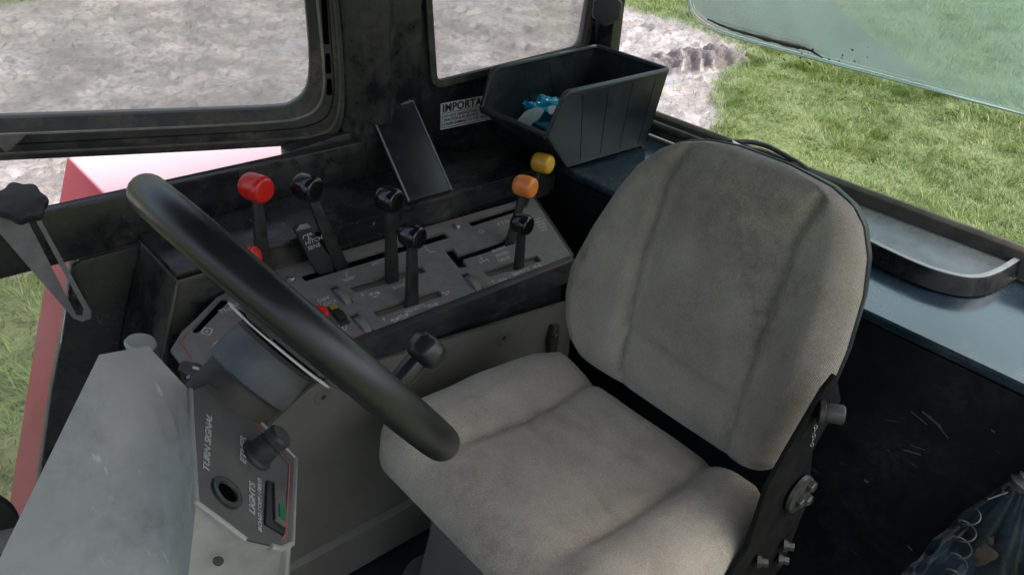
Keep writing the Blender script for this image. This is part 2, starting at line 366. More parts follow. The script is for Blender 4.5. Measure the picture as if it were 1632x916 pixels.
H = (fbm(GX, GY, 41, 2.2, 3)-.5)*.10+mk*((rdg-.75)*.11*np.clip(.2+2.0*fbm(GX, GY, 131, .9, 2)-.5, .15, 1)+clod*.15-.04)+(1-mk)*(fbm(GX, GY, 51, .3, 3)-.5)*.04
# tyre track with lug prints near the grass edge
ta, tb = np.array(P(1046, 106, z=0))[:2], np.array(P(1176, 92, z=0))[:2]; td = (tb-ta)/np.linalg.norm(tb-ta)
al = (GX-ta[0])*td[0]+(GY-ta[1])*td[1]; ac = -(GX-ta[0])*td[1]+(GY-ta[1])*td[0]
band = np.clip((.30-np.abs(ac))/.06, 0, 1)*np.clip((al+.3)/.4, 0, 1)*np.clip((np.linalg.norm(tb-ta)+.2-al)/.3, 0, 1)
H += band*(.05+.055*np.tanh(2.5*np.sin((al+np.abs(ac)*.8+.5*(fbm(GX, GY, 151, .3, 3)-.5))*24)))*(.6+.8*fbm(GX, GY, 81, .2, 2))
PUD = np.zeros_like(GX)
for a_, b_, w_ in (((985, 97), (1110, 64), .10), ((1040, 128), (1102, 116), .12), ((350, 133), (492, 100), .05), ((430, 82), (492, 58), .09), ((1000, 150), (1040, 200), .10), ((60, 170), (180, 150), .05)):
    pa, pb = np.array(P(*a_, z=0))[:2], np.array(P(*b_, z=0))[:2]; L0 = np.linalg.norm(pb-pa); dd = (pb-pa)/L0
    al_ = (GX-pa[0])*dd[0]+(GY-pa[1])*dd[1]; ac_ = -(GX-pa[0])*dd[1]+(GY-pa[1])*dd[0]; nn_ = fbm(GX, GY, 141, .35, 3)-.5
    PUD = np.maximum(PUD, np.clip((w_*(1+3*nn_)-np.abs(ac_+.25*nn_))/.03, 0, 1)*np.clip((L0/2+.1+nn_*.6-np.abs(al_-L0/2))/.05, 0, 1))
PUD *= mk; H = H*(1-PUD)+PUD*np.minimum(H, (fbm(GX, GY, 41, 2.2, 3)-.5)*.10-.03)*.0+PUD*((fbm(GX, GY, 41, 2.2, 1)-.5)*.04-.02)
FAR = np.clip((np.hypot(GX, GY)-20)/20, 0, 1); H *= (1-FAR)
nx, ny = GX.shape; vv = np.stack([GX, GY, H], -1).reshape(-1, 3)
I = np.arange(nx*ny).reshape(nx, ny); q = np.stack([I[:-1, :-1], I[1:, :-1], I[1:, 1:], I[:-1, 1:]], -1).reshape(-1, 4)
def fast_mesh(name, v, f, k, mat_):
    me = bpy.data.meshes.new(name); me.vertices.add(len(v)); me.vertices.foreach_set('co', np.asarray(v, np.float32).ravel())
    me.loops.add(f.size); me.loops.foreach_set('vertex_index', f.ravel().astype(np.int32)); me.polygons.add(len(f))
    me.polygons.foreach_set('loop_start', np.arange(0, f.size, k, dtype=np.int32)); me.update(calc_edges=True); me.validate()
    me.materials.append(mat_); o = bpy.data.objects.new(name, me); COL.objects.link(o); return o
def ground_mat():
    Mt = bpy.data.materials.new('muddy_field'); Mt.use_nodes = True; t = Mt.node_tree; N, L = t.nodes, t.links; b = N['Principled BSDF']
    g = N.new('ShaderNodeNewGeometry'); at = N.new('ShaderNodeAttribute'); at.attribute_name = 'mud'; wt = N.new('ShaderNodeAttribute'); wt.attribute_name = 'wet'; tk = N.new('ShaderNodeAttribute'); tk.attribute_name = 'track'; pu = N.new('ShaderNodeAttribute'); pu.attribute_name = 'puddle'
    def noise(s, d=6):
        n = N.new('ShaderNodeTexNoise'); n.inputs['Scale'].default_value = s; n.inputs['Detail'].default_value = d; L.new(g.outputs['Position'], n.inputs['Vector']); return n.outputs[0]
    def mix(f, a, c):
        x = N.new('ShaderNodeMix'); x.data_type = 'RGBA'; L.new(f, x.inputs[0])
        for k, cc in ((6, a), (7, c)):
            if hasattr(cc, '__len__'): x.inputs[k].default_value = (*cc, 1)
            else: L.new(cc, x.inputs[k])
        return x.outputs[2]
    def mr(s, a, c, d=0, e=1):
        r = N.new('ShaderNodeMapRange'); L.new(s, r.inputs[0]); r.inputs[1].default_value = a; r.inputs[2].default_value = c; r.inputs[3].default_value = d; r.inputs[4].default_value = e; return r.outputs[0]
    mud = mix(mr(noise(1.7), .38, .62), (.165, .148, .138), (.31, .285, .272)); mud = mix(mr(noise(22), .45, .7), mud, (.135, .113, .106)); mud = mix(tk.outputs['Fac'], mud, (.075, .06, .06))
    gr = mix(mr(noise(5), .35, .65), (.07, .10, .028), (.11, .135, .045))
    L.new(mix(at.outputs['Fac'], gr, mud), b.inputs['Base Color'])
    mu = N.new('ShaderNodeMath'); mu.operation = 'MULTIPLY'; L.new(at.outputs['Fac'], mu.inputs[0]); L.new(wt.outputs['Fac'], mu.inputs[1])
    mx_ = N.new('ShaderNodeMath'); mx_.operation = 'MAXIMUM'; L.new(mr(mu.outputs[0], 0, 1, 0, .7), mx_.inputs[0]); L.new(pu.outputs['Fac'], mx_.inputs[1]); L.new(mr(mx_.outputs[0], 0, 1, .8, .06), b.inputs['Roughness'])
    bp = N.new('ShaderNodeBump'); bp.inputs['Strength'].default_value = .8; bp.inputs['Distance'].default_value = .03; L.new(noise(30, 8), bp.inputs['Height']); L.new(mr(pu.outputs['Fac'], 0, .8, .45, 0), bp.inputs['Strength']); L.new(bp.outputs[0], b.inputs['Normal'])
    return Mt
# puddles: level water film in the lowest mud
wet = np.clip((fbm(GX, GY, 91, .8, 3)-.40)/.15, 0, 1)
ground = fast_mesh('ground', vv, q, 4, ground_mat()); tag(ground, kind='structure')
ground.data.polygons.foreach_set('use_smooth', [True]*len(ground.data.polygons))
for nm, arr in (('mud', np.maximum(mk, band)), ('wet', wet), ('track', band*.8), ('puddle', PUD)):
    a = ground.data.attributes.new(nm, 'FLOAT', 'POINT'); a.data.foreach_set('value', arr.ravel().astype(np.float32))

# grass: blades in tufts, one mesh of stuff
def grass_mat():
    Mt = bpy.data.materials.new('grass_blades'); Mt.use_nodes = True; t = Mt.node_tree; N, L = t.nodes, t.links; b = N['Principled BSDF']
    at = N.new('ShaderNodeAttribute'); at.attribute_name = 'tone'; r = N.new('ShaderNodeValToRGB'); L.new(at.outputs['Fac'], r.inputs[0])
    e = r.color_ramp.elements; e[0].position = 0; e[0].color = (.055, .10, .018, 1); e[1].position = 1; e[1].color = (.34, .31, .14, 1)
    for p, c in ((.35, (.12, .20, .035)), (.7, (.19, .26, .055)), (.88, (.25, .27, .09))): n = e.new(p); n.color = (*c, 1)
    L.new(r.outputs[0], b.inputs['Base Color']); b.inputs['Roughness'].default_value = .45
    tl = N.new('ShaderNodeBsdfTranslucent'); L.new(r.outputs[0], tl.inputs[0]); mx = N.new('ShaderNodeMixShader'); mx.inputs[0].default_value = .4
    L.new(b.outputs[0], mx.inputs[1]); L.new(tl.outputs[0], mx.inputs[2]); L.new(mx.outputs[0], N['Material Output'].inputs[0]); return Mt
def blades(n, x0, x1, y0, y1, hmin, hmax, wd):
    x = RNG.uniform(x0, x1, n); y = RNG.uniform(y0, y1, n)
    keep = RNG.random(n) > np.clip(mud_mask(x, y)*1.15-.05, 0, .985); return x[keep], y[keep], hmin, hmax, wd
sets = [blades(140000, 3.6, 9.5, -.6, 5.6, .035, .105, .0055), blades(70000, 8, 17, .5, 9.5, .06, .14, .008), blades(26000, -1.2, 3.2, 1.9, 4.9, .04, .10, .006), blades(22000, 0, 9, 9, 13, .05, .10, .009)]
VS, TS = [], []
for x, y, h0, h1, wd in sets:
    n = len(x); tuft = np.clip(fbm(x, y, 101, .38, 3)*1.7-.3, .3, 1.1); flow = fbm(x, y, 111, .35, 2)*14; dry = fbm(x, y, 121, 1.1, 3)
    h = (h0+(h1-h0)*RNG.random(n))*(.45+1.3*tuft); az = flow+RNG.normal(0, .9, n); lean = RNG.uniform(.35, 1.35, n)
    zz = (fbm(x, y, 41, 2.2, 3)-.5)*.10-.015
    ux, uy = np.cos(az), np.sin(az); sx, sy = -uy*wd*.5, ux*wd*.5
    p0 = np.stack([x, y, zz], -1); d = np.stack([ux*lean, uy*lean, np.ones(n)], -1); d /= np.linalg.norm(d, axis=1)[:, None]
    p1 = p0+d*(h*.55)[:, None]; d2 = np.stack([ux*lean*2.1, uy*lean*2.1, .55*np.ones(n)], -1); d2 /= np.linalg.norm(d2, axis=1)[:, None]; p2 = p1+d2*(h*.55)[:, None]
    s = np.stack([sx, sy, np.zeros(n)], -1)
    VS.append(np.stack([p0-s, p0+s, p1+s*.8, p1-s*.8, p2], 1).reshape(-1, 3)); tone = np.clip(.22+.6*(dry-.3)+RNG.normal(.06, .24, n), 0, 1); TS.append(np.repeat(tone, 5))
vb = np.concatenate(VS); nb = len(vb)//5; base = (np.arange(nb)*5)[:, None]
tri = np.concatenate([base+np.array([[0, 1, 2]]), base+np.array([[0, 2, 3]]), base+np.array([[3, 2, 4]])], 1).reshape(-1, 3)
gr = fast_mesh('grass', vb, tri, 3, grass_mat()); tag(gr, 'short rough meadow grass beside the churned mud', 'grass', kind='stuff')
a = gr.data.attributes.new('tone', 'FLOAT', 'POINT'); a.data.foreach_set('value', np.concatenate(TS).astype(np.float32))

# ------------------------------------------------------------------ the cab shell
cab = thing('tractor_cab', 'black painted tractor cab body with sill, pillars and rear ledge around the seat', 'tractor cab', (.5, .65, .95))
YW, XR = 1.45, 1.60
MB().add(*prism([(-.75, 1.40, 1.685), (-.75, 1.428, 1.685), (-.75, 1.428, 1.60), (-.75, 1.40, 1.585)], (1.59, 0, 0))).build('sill_beam', M['black'], cab, bevel=.006)
MB().add(*prism([P(115, 425, y=1.40), P(104, 520, y=1.40), P(84, 624, y=1.40), P(60, 800, y=1.40), V((.05, 1.40, .97)), V((1.25, 1.40, .97)), V((1.25, 1.40, 1.5825)), V((.262, 1.40, 1.5825))], (0, .03, 0))).build('side_panel', M['black'], cab, bevel=.006)
# B pillar: inner post, flange, and the window wall behind the console
post = MB().add(*prism([(.84, 1.40, 1.57), (.808, 1.452, 1.57), (.808, 1.475, 1.57), (1.005, 1.475, 1.57), (1.005, 1.43, 1.57), (.93, 1.425, 1.57), (.90, 1.395, 1.57)], (0, 0, 1.0))).build('pillar', M['black'], cab, bevel=.008)
MB().add(*prism([(.68, 1.428, 1.6845), (.795, 1.428, 1.697), (.845, 1.428, 1.697), (.845, 1.428, 1.60), (.68, 1.428, 1.60)], (0, .04, 0))).build('pillar_foot', M['black'], cab, bevel=.003)
MB().add(*lathe(P(621, 47, y=1.43), (0, -1, 0), [(0, .012), (.004, .011), (.006, .006)], 12)).build('bolt', M['black'], post)
o_ = V((0, YW, 0)); ux_, uz_ = V((1, 0, 0)), V((0, 0, 1))
def slant(p): return p
win_in = round_poly([P(686, 138, y=YW), P(932, 77, y=YW), V((1.585, YW, 2.40)), V((.985, YW, 2.40))], .03, 6)
wl = MB().add(*prism([V((1.006, YW, 1.58)), V((1.64, YW, 1.58)), V((1.64, YW, 2.55)), V((.95, YW, 2.55))], (0, .03, 0), [win_in])).build('window_wall', M['black'], cab, smooth=False)
seal = [p+V((0, -.006, 0)) for p in win_in]
MB().add(*sweep(seal, [(-.004, -.006), (.012, -.006), (.012, .006), (-.004, .006)], (0, 1, 0), closed=True)).build('window_seal', M['rubber'], wl)
cpt = sum(win_in, V((0, 0, 0)))/len(win_in)
MB().add(*prism([cpt+(p-cpt)*1.03+V((0, .012, 0)) for p in win_in], (0, .004, 0))).build('window_pane', M['glass'], wl, smooth=False)
# rear pillar
MB().add(*prism([(1.53, 1.449, 1.60), (1.53, 1.415, 1.60), (1.55, 1.385, 1.60), (1.585, 1.385, 1.60), (1.60, 1.449, 1.60)], (0, 0, .95))).build('rear_pillar', M['black'], cab, bevel=.006)
# shelf behind the console, ledge under the rear opening
MB().add(*prism([(.362, 1.228, 1.605), (.362, 1.399, 1.605), (.84, 1.399, 1.605), (.84, 1.449, 1.605), (1.24, 1.449, 1.605), (1.24, 1.228, 1.605)], (0, 0, -.012))).build('shelf', M['black'], cab, bevel=.004)
MB().add(*prism([(.372, 1.232, 1.592), (1.238, 1.232, 1.592), (1.238, 1.232, 1.53), (.372, 1.232, 1.53)], (0, .012, 0))).build('shelf_front', M['black'], cab)
hs = MB().add(*prism([(.362, 1.22, 1.592), (.362, 1.398, 1.592), (.295, 1.398, 1.415), (.2, 1.398, 1.0), (.2, 1.22, 1.0), (.30, 1.22, 1.415)], (.1, 0, 0))); hs = hs.build('shelf_end', M['black'], cab, bevel=.008)
we = MB()
for pth in ([V((.361, 1.398, 1.593)), V((.361, 1.219, 1.593)), V((.299, 1.219, 1.415))], [V((.361, 1.219, 1.593)), V((.460, 1.219, 1.593))]): we.add(*tube(pth, .0022, 6))
we.build('worn_edge', M['rubber_dusty'], hs)
led = MB().add(*prism([(1.241, -.30, 1.60), (1.241, 1.449, 1.60), (1.62, 1.449, 1.60), (1.62, -.30, 1.60)], (0, 0, -.02))).build('rear_ledge', M['ledge'], cab, bevel=.008, seg=3)
wall_ = MB().add(*prism([(1.243, -.30, 1.579), (1.243, 1.449, 1.579), (1.30, 1.449, .96), (1.30, -.30, .96)], (.02, 0, 0))).build('rear_wall', M['black_wall'], cab)
wp = (V((1.2425, 0, 1.579)), V((-.619, 0, -.057)))
def wsc(a, b, w): return seg(P(*a, pl=wp), P(*b, pl=wp), w, wp[1], 0)
flat_marks('scuff', [wsc((1452, 655), (1478, 676), .002), wsc((1470, 655), (1500, 680), .0035), wsc((1482, 662), (1512, 698), .0015), wsc((1440, 716), (1468, 724), .003), wsc((1450, 708), (1474, 716), .0015), wsc((1378, 764), (1384, 768), .005), wsc((1446, 868), (1454, 876), .003), wsc((1580, 684), (1586, 688), .003), wsc((1410, 668), (1436, 672), .001)], wp[1], M['scuff'], wall_)['kind'] = 'stuff'
# raised lip round the opening, and the pale plate inside it
zl = 1.634; lp = [V((1.56, 1.06, zl)), V((1.50, 1.05, zl)), V((1.46, 1.00, zl)), P(1250, 318, z=zl), P(1385, 385, z=zl), P(1460, 420, z=zl), P(1510, 437, z=zl), P(1552, 443, z=zl), P(1588, 434, z=zl), P(1632, 408, z=zl), P(1720, 356, z=zl)]
lpc = crv(lp, 6)
MB().add(*sweep(lpc, [(-.006, 0), (-.003, .003), (.006, .003), (.007, 0), (.012, -.031), (-.004, -.031)], (0, 0, 1))).build('ledge_lip', M['black'], led)
MB().add(*sweep(lpc, [(-.005, .0045), (.004, .0045), (.005, .0035), (-.006, .0035)], (0, 0, 1))).build('lip_edge', M['worn_edge'], led)
pp = [V((p.x, p.y, 1.628)) for p in lpc]
MB().add(*prism(pp[:-6]+[V((1.60, pp[-7].y, 1.628)), V((1.60, pp[0].y, 1.628))], (0, 0, -.008))).build('tray_plate', M['tray'], led, smooth=False)
# seal rail along the rear opening
ra, rb = P(1052, 178, z=1.66), P(1632, 393, z=1.66); rd = (rb-ra).normalized(); xr = (ra.x+rb.x)/2
rail_pts = [V((xr, 1.40, 1.648)), V((xr, .95, 1.648)), V((xr, .85, 1.648)), V((xr, .4, 1.648)), V((xr, -.3, 1.648))]
MB().add(*sweep(rail_pts, [(-.004, -.045), (-.010, .0), (-.007, .010), (.004, .012), (.012, .004), (.016, -.045)], (0, 0, 1))).build('opening_seal', M['rubber_dusty'], cab, bevel=.002)
MB().add(*tube([V((xr-.018, 1.40, 1.632)), V((xr-.018, 1.1, 1.632)), V((xr-.017, .93, 1.63))], .011, 10)).build('seal_bead', M['rubber'], cab)
# body outside view that shades the inside: floor, firewall, roof, outer skin
MB().add(*box((-.75, -.2, .95), (1.32, 1.43, .97))).build('cab_floor', M['black_wall'], cab, smooth=False)
MB().add(*box((-.78, -.2, .95), (-.75, 1.45, 1.45))).build('firewall', M['black_wall'], cab, smooth=False)
MB().add(*prism([(-.85, -.22, 2.56), (1.75, -.22, 2.56), (1.75, 1.5, 2.56), (-.85, 1.5, 2.56)], (0, 0, .09))).build('roof', M['roof'], cab, bevel=.03)
MB().add(*box((-.80, 1.38, 1.46), (-.72, 1.46, 2.555))).build('front_pillar', M['black'], cab, bevel=.01)
MB().add(*box((1.55, -.2, 1.605), (1.63, -.1, 2.555))).build('rear_pillar', M['black'], cab, bevel=.01)
MB().add(*box((1.325, -.25, .75), (1.62, 1.44, 1.57))).build('axle_housing', M['black_wall'], cab, smooth=False)
lw = round_poly([P(115, 425, y=1.405), P(60, 800, y=1.405), V((.06, 1.405, .99)), V((-.68, 1.405, .99)), V((-.68, 1.405, 1.583)), V((.262, 1.405, 1.583))], .01, 3)
MB().add(*prism(lw, (0, .004, 0))).build('lower_window_pane', M['glass_clear'], cab, smooth=False)

# diagonal bracket plate between pillar and shelf
bk = [P(590, 181, y=1.43), P(657, 163, y=1.43), V((.940, 1.236, 1.608)), V((.834, 1.236, 1.608))]
nb_ = (bk[1]-bk[0]).cross(bk[3]-bk[0]).normalized(); 
if nb_.y > 0: nb_ = -nb_
brk = MB().add(*prism([p-nb_*.012 for p in bk], nb_*.016))
br = brk.build('pillar_bracket', M['black_wall'], cab, bevel=.0025)
rim_ = MB()
for a_, b_ in ((bk[0], bk[3]), (bk[1], bk[2]), (bk[0], bk[1])): rim_.add(*tube([a_+nb_*.004, b_+nb_*.004], .0022, 6))
rim_.build('weld_bead', M['stay'], br)

# sticker
st = thing('warning_sticker', 'white IMPORTANT notice sticker on the black wall below the small window', 'sticker', (1.16, YW-.001, 1.68))
s0, s1, s2, s3 = P(701, 164, y=YW-.0015), P(703, 206, y=YW-.0015), V((1.30, YW-.0015, 1.647)), V((1.30, YW-.0015, 1.711))
MB().add(*prism([(1.068, YW-.001, 1.650), (1.268, YW-.001, 1.647), (1.268, YW-.001, 1.709), (1.068, YW-.001, 1.712)], (0, -.001, 0))).build('backing', M['sticker'], st, smooth=False)
bx = V((1, 0, -.015)); ys = YW-.0022
text('IMPORTANT', .0262, (1.0715, ys, 1.6915), bx, (0, 0, 1), M['ink'], st, 'heading', bold=.0009, sp=1.05)
for i, s in enumerate(('DO NOT ENGAGE PARK LOCK WHEN', 'TRACTOR IS IN MOTION. THIS MAY', 'CAUSE DAMAGE TO THE TRANSMISSION')):
    text(s, .0092, (1.0755, ys, 1.6775-.0095*i), bx, (0, 0, 1), M['ink'], st, 'small_print', bold=.0002)
fr = []
c4 = [V((1.0715, ys, 1.688)), V((1.262, ys, 1.685)), V((1.262, ys, 1.651)), V((1.0715, ys, 1.654))]
flat_marks('border', [seg(c4[i], c4[(i+1) % 4], .0012, (0, -1, 0), 0) for i in range(4)], (0, -1, 0), M['ink'], st)

# ------------------------------------------------------------------ opened side window
wv = V((-.932, .363, 0)); wn = V((-.363, -.932, 0))   # along the pane from the hinge; normal towards the cab
PLW = ((.812, 1.45, 1.688), (.363, .932, 0))
sw = thing('side_window', 'hinged side window standing open on the far side, dusty glass in a black rubber sealed frame', 'window', (.812, 1.45, 1.70))
def on(px, py, d=0): return P(px, py, pl=PLW)+wn*d
inner = [on(-300, 205), on(0, 188), on(300, 178), on(440, 172), on(466, 166), on(484, 152), on(492, 132), on(494, 90), on(487, 0), on(470, -260), on(-300, -260)]
inner = [inner[0]]+crv(inner[1:9], 4)+inner[9:]
cen = sum(inner, V((0, 0, 0)))/len(inner)
def outw(p, a, b):   # push outwards in plane: a along the pane, b vertical
    return p
hs_ = [(0, 188), (300, 178), (440, 172), (466, 166), (484, 152), (492, 132), (494, 90), (487, 0)]
mid = [(0, 210), (300, 198), (440, 190), (478, 184), (504, 170), (516, 140), (515, 90), (506, 0)]
mid2 = [(0, 228), (300, 213), (450, 204), (494, 197), (522, 180), (531, 140), (529, 90), (522, 0)]
out = [(0, 253), (300, 239), (470, 229), (505, 226), (532, 214), (546, 182), (547, 100), (538, 0)]
def ring(pts, d):
    q = crv([on(*p, d) for p in pts], 5)
    a = q[0]+wv*.5; a.z = q[0].z; z1 = V((q[-1].x, q[-1].y, 2.42)); z1 += (q[-1]-q[-6]).normalized()*.0
    return [a]+q+[z1]
def band(name, A, B, m_, parent):
    v = A+B; n = len(A); return mesh(name, v, [[i, i+1, n+i+1, n+i] for i in range(n-1)], m_, parent, ang=50)
bars = [(hs_, 0.0, mid, .014, 'inner_seal', 'rubber'), (mid, .014, mid2, .006, 'frame_channel', 'black'), (mid2, .006, out, .016, 'outer_seal', 'rubber')]
def solid_band(name, p1, d1, p2, d2, m_, depth):
    A, B = ring(p1, d1), ring(p2, d2); C_, D = [p-wn*depth for p in A], [p-wn*depth for p in B]
    n = len(A); v = A+B+D+C_; f = []
    for i in range(n-1):
        for k in range(4): a, b = k*n, ((k+1) % 4)*n; f.append([a+i, a+i+1, b+i+1, b+i])
    f += [[0, n, 2*n, 3*n], [n-1, 2*n-1, 3*n-1, 4*n-1]]
    return mesh(name, v, f, m_, sw, ang=40)
fr_in = solid_band('inner_seal', hs_, .004, mid, .012, M['rubber'], .03)
solid_band('frame_channel', [(p[0]+.5, p[1]+.5) for p in mid], .006, mid2, .006, M['channel'], .026)
solid_band('outer_seal', [(p[0]+.5, p[1]+.5) for p in mid2], .013, out, .010, M['rubber'], .03)
MB().add(*tube(ring([(p[0]*.985+6, p[1]+1) for p in mid], .012), .0028, 6)).build('seal_bead', M['seal_edge'], sw)
MB().add(*tube(ring([(a[0]*.45+b[0]*.55, a[1]*.45+b[1]*.55) for a, b in zip(mid2, out)], .013), .0032, 6)).build('seal_bead', M['rubber_dusty'], sw)
for (ya, yb) in ((-40, 70), (84, 116), (124, 150)):
    MB().add(*prism(round_poly([on(512+ya*.07-(ya < 0)*1, ya, .0068), on(520+ya*.06, ya, .0068), on(520+yb*.06, yb, .0068), on(512+yb*.05, yb, .0068)], .004, 3), wn*.001)).build('frame_slot', M['void'], sw, smooth=False)
pane = ring([(p[0]+3, p[1]+4) for p in hs_], 0)
MB().add(*prism([p-wn*.012 for p in pane]+[V((pane[0].x, pane[0].y, 2.42))-wn*.012], wn*.004)).build('glass_pane', M['glass'], sw, smooth=False)
# torn flap at the lower left of the seal
MB().add(*prism([on(-20, 222, .018), on(0, 212, .018), on(46, 207, .018), on(20, 232, .018), on(12, 236, .018), on(2, 226, .018)], wn*.004)).build('torn_seal', M['worn_rubber'], sw)
# rubber gasket strip on the pillar, pale edged
gk = crv([on(530, -60, -.02), on(540, 20, -.02), on(549, 90, -.02), on(551, 150, -.02), on(541, 200, -.02), on(522, 222, -.02)], 6)
MB().add(*tube([p+V((.012, 0, 0)) for p in gk], .004, 6)).build('pillar_gasket', M['seal_edge'], cab)

# stay with clamp knob on the left
sty = thing('window_stay', 'grey slotted steel stay with black fluted knob at the left end of the sill', 'window stay', P(35, 330, y=1.365))
ys_ = 1.368
arm = [P(-30, 300, y=ys_), P(58, 338, y=ys_), P(144, 494, y=ys_), P(144, 506, y=ys_), P(130, 511, y=ys_), P(116, 506, y=ys_), P(0, 372, y=ys_), P(-40, 330, y=ys_)]
slot = [P(43, 350, y=ys_), P(55, 348, y=ys_), P(133, 492, y=ys_), P(131, 502, y=ys_), P(121, 501, y=ys_)]
MB().add(*prism(arm, (0, -.004, 0), [slot])).build('slotted_arm', M['stay'], sty, ang=30)
kc = P(35, 335, y=1.366); kax = V((0.05, -.55, .83))
MB().add(*lathe(kc, kax, [(-.02, .012), (.004, .013), (.006, .030), (.012, .034), (.022, .035), (.028, .033), (.030, .028), (.0315, .012)], 60, 7, .075)).build('clamp_knob', M['knob_grip'], sty, ang=40)
rk = thing('rear_clamp_knob', 'black fluted clamp knob on the rear corner pillar above the parts bin', 'knob', P(968, 15, x=1.49))
kc = P(968, 14, x=1.485)
MB().add(*lathe(kc, (-.75, -.62, .1), [(-.03, .014), (.0, .016), (.002, .030), (.008, .035), (.018, .036), (.024, .033), (.026, .02)], 48, 6, .05)).build('grip', M['knob_grip'], rk, ang=40)
MB().add(*tube([P(985, -40, x=1.56), P(984, 15, x=1.56)], .009, 8)).build('bracket', M['dark_steel'], rk)

# ------------------------------------------------------------------ red fender outside
fd = thing('fender', 'dusty red fender with sloping front edge outside the cab', 'fender', (.4, 1.9, .6))
far = [V((.394, 1.985, 1.552)), V((.24, 1.985, 1.141)), V((.02, 1.985, .56))]
near_y = 1.72
fv = []
for y, zt_ in ((near_y, 1.556), (1.985, 1.552)): fv += [(.394, y, zt_), (1.9, y, zt_), (1.9, y, .6), (.03, y, .56), (.24, y, 1.141)]
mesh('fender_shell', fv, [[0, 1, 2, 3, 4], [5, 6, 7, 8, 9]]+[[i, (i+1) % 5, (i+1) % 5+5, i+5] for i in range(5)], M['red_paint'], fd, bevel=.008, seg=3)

# ------------------------------------------------------------------ right console
PA0, PAN = V((0, 1.02, 1.502)), V((0, -.225, .974)).normalized(); PL = (PA0, PAN)
def pc(px, py, d=0): return P(px, py, pl=PL)+PAN*d
EX = V((1, 0, 0)); EY = V((0, .974, .225))
con = thing('control_console', 'dark grey lever console with printed slots on the right of the seat', 'console', (.75, 1.12, 1.0))
outl = [pc(272, 557), pc(290, 528), pc(312, 508), pc(345, 474), V((.47, 1.222, 1.5495)), pc(437, 431), pc(849, 313), pc(912, 409), V((.56, 1.022, 1.5035)), V((.40, 1.022, 1.5035)), V((.31, 1.06, 1.512))]
def slot_poly(a, b, w, r=.004):
    """slot from pixel a to pixel b along the panel, w = width (m)"""
    a, b = pc(*a), pc(*b); d = (b-a).normalized(); s = PAN.cross(d).normalized()
    return rrect(a, d, s, 0, -w/2, (b-a).length, w/2, min(r, w*.45), 3)
def quadp(*pts): return [pc(*p) for p in pts]
slots = {
 'hitch': slot_poly((482, 443), (712, 374), .021), 'pto': slot_poly((748, 357), (826, 332), .018),
 'remote1': slot_poly((560, 461), (676, 428), .020), 'remote2': slot_poly((597, 500), (702, 466), .020),
 'remote3': slot_poly((774, 437), (860, 411), .020),
 'fwd': round_poly(quadp((708, 399), (722, 395), (731, 406), (812, 379), (822, 388), (738, 414), (745, 425), (731, 427)), .002, 2),
 'throttle': round_poly(quadp((305, 525), (309, 531), (316, 530), (364, 481), (360, 474), (352, 474)), .004, 2),
 'tilt': round_poly(quadp((354, 535), (364, 547), (394, 516), (388, 507)), .003, 2)}
wheels = [((530, 455), (558, 485)), ((562, 500), (590, 530)), ((739, 435), (766, 464))]
wh = []
for a_, b_ in wheels: wh.append(slot_poly(a_, b_, .017, .003))
panel = MB().add(*prism([p-PAN*.007 for p in outl], PAN*.007, [list(p-PAN*.007 for p in s) for s in slots.values()]+[list(p-PAN*.007 for p in s) for s in wh])).build('console_panel', M['console'], con, smooth=False)
# slot floors
def shrinkless(s, d): return [p-PAN*d for p in s]
for k, s in slots.items():
    dust_ = k.startswith('remote'); c_ = sum(s, V((0, 0, 0)))/len(s)
    MB().add(*prism([c_+(p-c_)*1.06-PAN*(.0095 if dust_ else .03) for p in s], -PAN*.002)).build('slot_floor', M['slotfloor' if dust_ else 'console_dark'], panel, smooth=False)
for (a_, b_), s in zip(wheels, wh):
    a3, b3 = pc(*a_), pc(*b_); d = (b3-a3).normalized(); s_ = PAN.cross(d).normalized(); c_ = (a3+b3)/2; L_ = (b3-a3).length
    r_ = L_*.62; MB().add(*lathe(c_-PAN*(r_*.78)-s_*.007+d*.003, s_, [(0, r_-.0015), (.001, r_), (.013, r_), (.014, r_-.0015)], 48, hint=PAN)).build('thumbwheel', M['console'], panel, ang=25)
    c0 = sum(s, V((0, 0, 0)))/len(s)
    MB().add(*prism([c0+(p-c0)*1.05-PAN*.02 for p in s], -PAN*.002)).build('slot_floor', M['slotfloor'], panel, smooth=False)
# console body: far step, end face, near lip, side panel
nearA, nearB = V((.40, 1.022, 1.5035)), pc(912, 409)
body = [pc(437, 431), pc(849, 313), pc(912, 409), V((.40, 1.022, 1.5035)), V((.31, 1.06, 1.512)), pc(272, 557), pc(345, 474)]
body = [V((.31, 1.05, 1.499)), V((.40, 1.026, 1.494)), V((1.088, 1.026, 1.494)), V((1.15, 1.218, 1.537)), V((.537, 1.229, 1.54)), V((.44, 1.2, 1.534)), V((.315, 1.13, 1.517))]
MB().add(*prism([p-PAN*.035 for p in body], V((0, 0, -.45)))).build('console_body', M['lip'], con, smooth=False)
lipv = MB().add(*prism([(.40, 1.021, 1.505), (.40, 1.006, 1.499), (.40, 1.006, 1.448), (.40, 1.021, 1.44)], (nearB.x-.40, 0, 0))).build('console_lip', M['lip'], con, bevel=.004)
endq = [pc(912, 409), pc(849, 313), pc(849, 313)-V((0, 0, .11)), pc(912, 409)-V((0, 0, .12))]
MB().add(*prism([p+V((.001, 0, 0)) for p in endq], (.008, .004, 0))).build('console_end', M['lip'], con)
# bolts
for px, py, bright in ((464, 446, 1), (728, 362, 0)):
    c_ = pc(px, py); b_ = MB().add(*lathe(c_, PAN, [(0, .0085), (.0015, .0085), (.002, .0065), (.0055, .0065), (.0068, .005)], 6 if not bright else 12))
    b_.build('bolt', M['steel'], panel, smooth=False)
